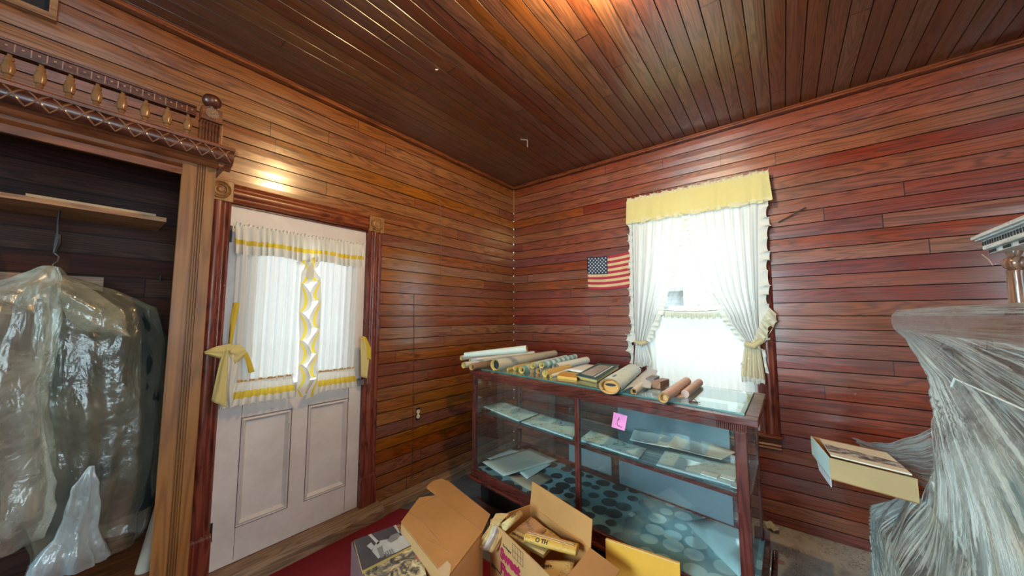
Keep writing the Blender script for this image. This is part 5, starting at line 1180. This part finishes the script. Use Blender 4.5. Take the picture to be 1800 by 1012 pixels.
# dark cushion / bag lump between the boxes
m = MB(); c0 = Vector(AZ(.20, 862, 905)); m.lathe(c0-UP*.1, (0, 0, 1), [(0, .05), (.04, .08), (.10, .085), (.15, .06), (.17, .01)], 20)
# amber board / box in front of the case
ab = thing('amber_box', Vector(AZ(FZ, 1130, 980)), 'amber yellow card box standing against the display case front', 'box')
E0, E1 = Vector(AZ(.315, 1064, 948)), Vector(AZ(.315, 1195, 992)); ed = (E1-E0).normalized(); en = Vector((ed.y, -ed.x, 0)); en = en if en.dot(CAM-E0) > 0 else -en
m = MB(); m.hexa([Vector((E0.x, E0.y, FZ+.013))-en*.0, Vector((E1.x, E1.y, FZ+.013)), Vector((E1.x, E1.y, FZ+.013))-en*.02, Vector((E0.x, E0.y, FZ+.013))-en*.02, E0, E1, E1-en*.02, E0-en*.02]); build('board', m, M_ycard, ab, bevel=.002)
m = MB(); m.slab([E0+UP*.0005, E1+UP*.0005, E1-en*.004+UP*.0005, E0-en*.004+UP*.0005], (0, 0, .002)); build('board_edge', m, card('pale_board_edge', (.80, .60, .32)), ab)

# ------------------------------------------------------------------ shrink-wrapped cabinet on the right
cab = thing('wrapped_cabinet', (-1.5, -3.2, FZ), 'tall cabinet wrapped in streaky clear stretch film at the right edge', 'cabinet')
M_dwood = wood('dark_cabinet_wood', 2, (.02, .010, .008), (.07, .028, .018), (.13, .055, .035), .3)
build('cabinet_body', MB().box((-2.7, -3.50, FZ), (-1.08, -3.075, 1.30)), M_dwood, cab)
build('cabinet_base', MB().box((-2.7, -3.50, FZ), (-.80, -2.93, .50)), M_dwood, cab)
build('cabinet_top', MB().box((-2.75, -3.55, 1.35), (-1.0, -3.0, 1.43)), wood('top_wood', 0, (.12, .05, .03), (.30, .14, .07), (.5, .3, .16), .3), cab)
build('pale_panel', MB().box((-2.65, -3.072, .55), (-1.3, -3.066, 1.0)), plain('pale_panel_paint', (.42, .52, .52), .5), cab)
build('base_edge', MB().box((-.80, -3.3, FZ), (-.775, -2.91, .52)), wood('base_edge_wood', 2, (.10, .04, .025), (.24, .10, .06), (.32, .15, .09), .45), cab)
# film
M_film = film('stretch_film', (.84, 1.0, 1.0), .5, True, .18, 1.0, 1.0, .34)  # cyan-white tint puts reflected window daylight into the film colour
M_film2 = film('stretch_film_dense', (.84, 1.0, 1.0), .5, True, .2, 1.0, .9, .32)
# horizontal outline of the film at several heights: left corner x, front y
lev = [(1.462, -.99, -3.02), (1.458, -.945, -2.975), (1.430, -.925, -2.958), (1.395, -.925, -2.958), (1.37, -.935, -2.962), (1.33, -1.00, -2.985), (1.26, -1.03, -3.005), (1.20, -1.055, -3.03), (1.10, -1.06, -3.035), (.95, -1.055, -3.03), (.80, -1.05, -3.02), (.70, -1.03, -3.0), (.60, -1.0, -2.97), (.50, -.98, -2.95)]
def filmring(z, xc, yf, u):
    # u 0..1 : starts behind on the end, round the corner, along the front
    end = .40; front = 1.75; tot = end+front; s = u*tot; rr = .05
    if s < end: p = Vector((xc, yf-(end-s), z))
    else: p = Vector((xc-(s-end), yf, z))
    k = abs(s-end)
    if k < rr:  # rounded corner
        t = (s-(end-rr))/(2*rr); p = Vector((xc-rr+rr*cos(t*pi/2), yf-rr+rr*sin(t*pi/2), z))
    return p
def lv(v):
    k = v*(len(lev)-1); i = min(int(k), len(lev)-2); t = k-i; return [lerp(lev[i][q], lev[i+1][q], t) for q in range(3)]
def ffn(u, v):
    z, xc, yf = lv(v); p = filmring(z, xc, yf, u)
    w = 0.0 if z > 1.37 else min(1, (1.37-z)*4)
    # streaks fan out from the upper corner
    ax = (-p.x-.85); az = (1.5-z); ang = math.atan2(az, ax+.02)
    dsp = .012*sin(ang*46)+.007*sin(ang*97+2)
    return p+Vector((0, dsp*w, 0))
def fuv(u, v):
    z, xc, yf = lv(v); p = filmring(z, xc, yf, u); ax = (-p.x-.85)+max(0, yf-p.y)*-.4; az = (1.5-z)
    if z > 1.37: return (z*6, p.x*1.5)
    return (math.atan2(az, ax+.02)*1.6, math.hypot(az, ax)*2.2)
m = MB(); m.grid(ffn, 220, 90, None, fuv); build('stretch_film', m, M_film, cab, smooth=2, recalc=False)
m = MB(); m.grid(lambda u, v: Vector((lerp(-1.0, -2.72, u), lerp(-3.02, -3.54, v), 1.462+.003*sin(v*40+u*9))), 60, 40, None, lambda u, v: (v*.9, u*2)); build('film_top', m, M_film, cab, smooth=2, recalc=False)
m = MB()   # lower skirt of film
lev2 = [(.56, -.80, -2.875), (.50, -.775, -2.862), (.40, -.77, -2.858), (.2, -.768, -2.856), (FZ+.01, -.765, -2.855)]
def lv2(v):
    k = v*(len(lev2)-1); i = min(int(k), len(lev2)-2); t = k-i; return [lerp(lev2[i][q], lev2[i+1][q], t) for q in range(3)]
def f2(u, v):
    z, xc, yf = lv2(v); p = filmring(z, xc, yf, u); ax = (-p.x-.75); ang = math.atan2(.62-z, ax+.06)
    # upper edge runs up onto the body behind
    if v < .25: k = (1-v/.25); p = p+Vector((0, -.10*k, .12*k*min(1, max(0, ax)*3)))
    return p+Vector((0, .010*sin(ang*40)+.006*sin(ang*83), 0))
def f2uv(u, v):
    z, xc, yf = lv2(v); p = filmring(z, xc, yf, u); ax = (-p.x-.75); return (math.atan2(.75-z, ax+.12)*1.8, math.hypot(.75-z, ax)*2.0)
m.grid(f2, 200, 50, None, f2uv); build('stretch_film', m, M_film2, cab, smooth=2, recalc=False)
# wing of film stretched from the lower shelf end up to the body
m = MB(); g0 = Vector((-.55, -2.84, .752)); g1 = Vector((-1.06, -3.032, .965)); g2_ = Vector((-.62, -2.90, .66)); g3 = Vector((-1.06, -3.032, .70))
def f3(u, v):
    tp = g0.lerp(g1, u)-UP*(.045*sin(pi*u)); bt = g2_.lerp(g3, u); p = tp.lerp(bt, v); return p+Vector((0, .006*sin(v*34+u*3), .003*sin(u*20)))
m.grid(f3, 50, 40, None, lambda u, v: (v*.8, u*1.2)); build('film_wing', m, film('stretch_film_thin', (.70, .92, .96), .42, True, .15, 1.0, .9, .25), cab, smooth=2, recalc=False)
m = MB()
for (p, q, r) in (((-1.09, -3.012, .76), (-2.3, -2.99, .38), .004), ((-1.12, -3.012, .62), (-2.2, -2.90, .12), .006), ((-1.09, -3.012, .74), (-2.3, -2.99, .42), .003), ((-1.45, -3.012, 1.22), (-2.4, -3.0, 1.235), .003), ((-1.45, -3.012, 1.22), (-1.43, -3.008, 1.19), .003)):
    P0, P1 = Vector(p), Vector(q); m.tube([P0, P0.lerp(P1, .5)-UP*.02*(P1-P0).length, P1], r, 8)
build('film_rope', m, film('twisted_film', (.80, .92, .92), .9, False, .2, .3, .1, .2), cab, smooth=True)
# upper shelf with dentils and column
m = MB(); ct_ = 1.752; cx, cy = -1.03, -3.19
def corn(z0_, z1_, ov): m.box((-2.6, -3.55, z0_), (cx+ov, cy+ov, z1_))
M_pale = wood('glare_pale_wood', 0, (.30, .32, .32), (.50, .54, .54), (.62, .66, .66), .22)  # glare on the wood painted in as a pale colour
m = MB(); corn(ct_-.014, ct_, .0); corn(ct_-.022, ct_-.014, -.008); corn(ct_-.060, ct_-.022, -.022); corn(ct_-.078, ct_-.060, -.034)
build('upper_shelf', m, M_pale, cab, bevel=.003)
m = MB(); x = cx-.032
while x > -2.3: m.box((x-.009, cy-.0225, ct_-.044), (x, cy-.0195, ct_-.028)); x -= .020
build('dentil', m, M_dark, cab)
m = MB(); x = cx-.045; k = 0
while x > -2.2:
    if (k//5) % 2 == 0: m.box((x-.005, cy-.0345, ct_-.074), (x, cy-.0305, ct_-.064))
    x -= .011; k += 1
build('bead_carving', m, M_dark, cab)
for cxx in (-1.10, -2.4):
    m = MB(); m.lathe((cxx, -3.27, 1.425), (0, 0, 1), [(0, .036), (.02, .036), (.03, .026), (.16, .024), (.175, .026), (.18, .018), (.19, .028), (.205, .031), (.222, .026), (.23, .014), (.243, .020), (.252, .020)], 24)
    build('column', m, wood('column_wood', 2, (.06, .025, .018), (.20, .09, .055), (.34, .20, .14), .2), cab, smooth=True)
tag(build('wire_hook', MB().tube([Vector(AY(-3.2, 1726, 447)), Vector(AY(-3.2, 1738, 456)), Vector(AY(-3.2, 1745, 466)), Vector(AY(-3.2, 1750, 464))], .0016, 6), plain('bent_wire', (.4, .3, .25), .4), smooth=True, org=AY(-3.2, 1740, 456)), 'bent wire hanging beneath the corner of the pale dentilled shelf', 'wire')
# open carton with a print, wedged in the film
ZB = .765
ca = thing('open_carton', Vector(AZ(.66, 1500, 830)), 'long shallow carton holding prints, sticking out of the film wrapped cabinet', 'box')
b0, b1, b2 = Vector(AZ(ZB, 1457, 804)), Vector(AZ(ZB, 1425, 766)), Vector(AZ(ZB, 1613, 842)); b3 = b1+(b2-b0)*1.05; cc = (b1+b2)/2; dn = .098
def wsl(p, q, mat, nm='side_wall', th=.004):
    m = MB(); dv = (q-p).normalized(); nr = Vector((dv.y, -dv.x, 0)); nr = nr if nr.dot(cc-p) > 0 else -nr
    m.slab([p, q, q-UP*dn, p-UP*dn], nr*th); return build(nm, m, mat, ca)
wsl(b0, b1, card('cyan_lit_card', (.55, .74, .76)), 'end_wall'); wsl(b0, b2, card('tan_side', (.42, .27, .12))); wsl(b1, b3, M_card)  # end wall colour carries the cyan window light falling on it
m = MB(); m.slab([b0-UP*dn, b1-UP*dn, b3-UP*dn, b2-UP*dn], (0, 0, .004)); build('bottom', m, M_card, ca)
m = MB(); m.slab([b0-UP*dn, b0.lerp(b1, .7)-UP*dn, b0.lerp(b1, .6)-UP*(dn+.035), b0-UP*(dn+.035)], (b2-b0).normalized()*.003); build('torn_flap', m, card('pale_torn_card', (.6, .62, .68)), ca)
pr = thing('art_print', cc, 'sepia and ink landscape print lying on top inside the open carton', 'print')
pe = [b0.lerp(b2, .06).lerp(b1.lerp(b3, .06), .12), b0.lerp(b2, .99).lerp(b1.lerp(b3, .99), .12), b0.lerp(b2, .99).lerp(b1.lerp(b3, .99), .92), b0.lerp(b2, .12).lerp(b1.lerp(b3, .12), .92)]
m = MB(); m.slab([p+UP*.004 for p in pe], (0, 0, -.006)); build('mount', m, paper('cream_mount', (.72, .64, .50), (.6, .5, .34), .4), pr)
n = N('ink_landscape'); c = n.coord(); v = n.noise(c, 22, 6, .7, 1.0)
M_ldsc = n.done(n.bsdf(n.ramp(v, [(.40, (.06, .05, .05)), (.5, (.25, .22, .22)), (.56, (.55, .52, .50))]), .5))
m = MB(); e = [pe[0].lerp(pe[3], .18), pe[1].lerp(pe[2], .22), pe[1].lerp(pe[2], .50), pe[0].lerp(pe[3], .66)]
def f4(u, v): return e[0].lerp(e[1], u).lerp(e[3].lerp(e[2], u), v)+Vector((0, 0, .0048))+(e[3]-e[0])*(.10*noise.noise(Vector((u*7, 0, 0)))*v)
m.grid(f4, 40, 3); build('ink_drawing', m, M_ldsc, pr, recalc=False)
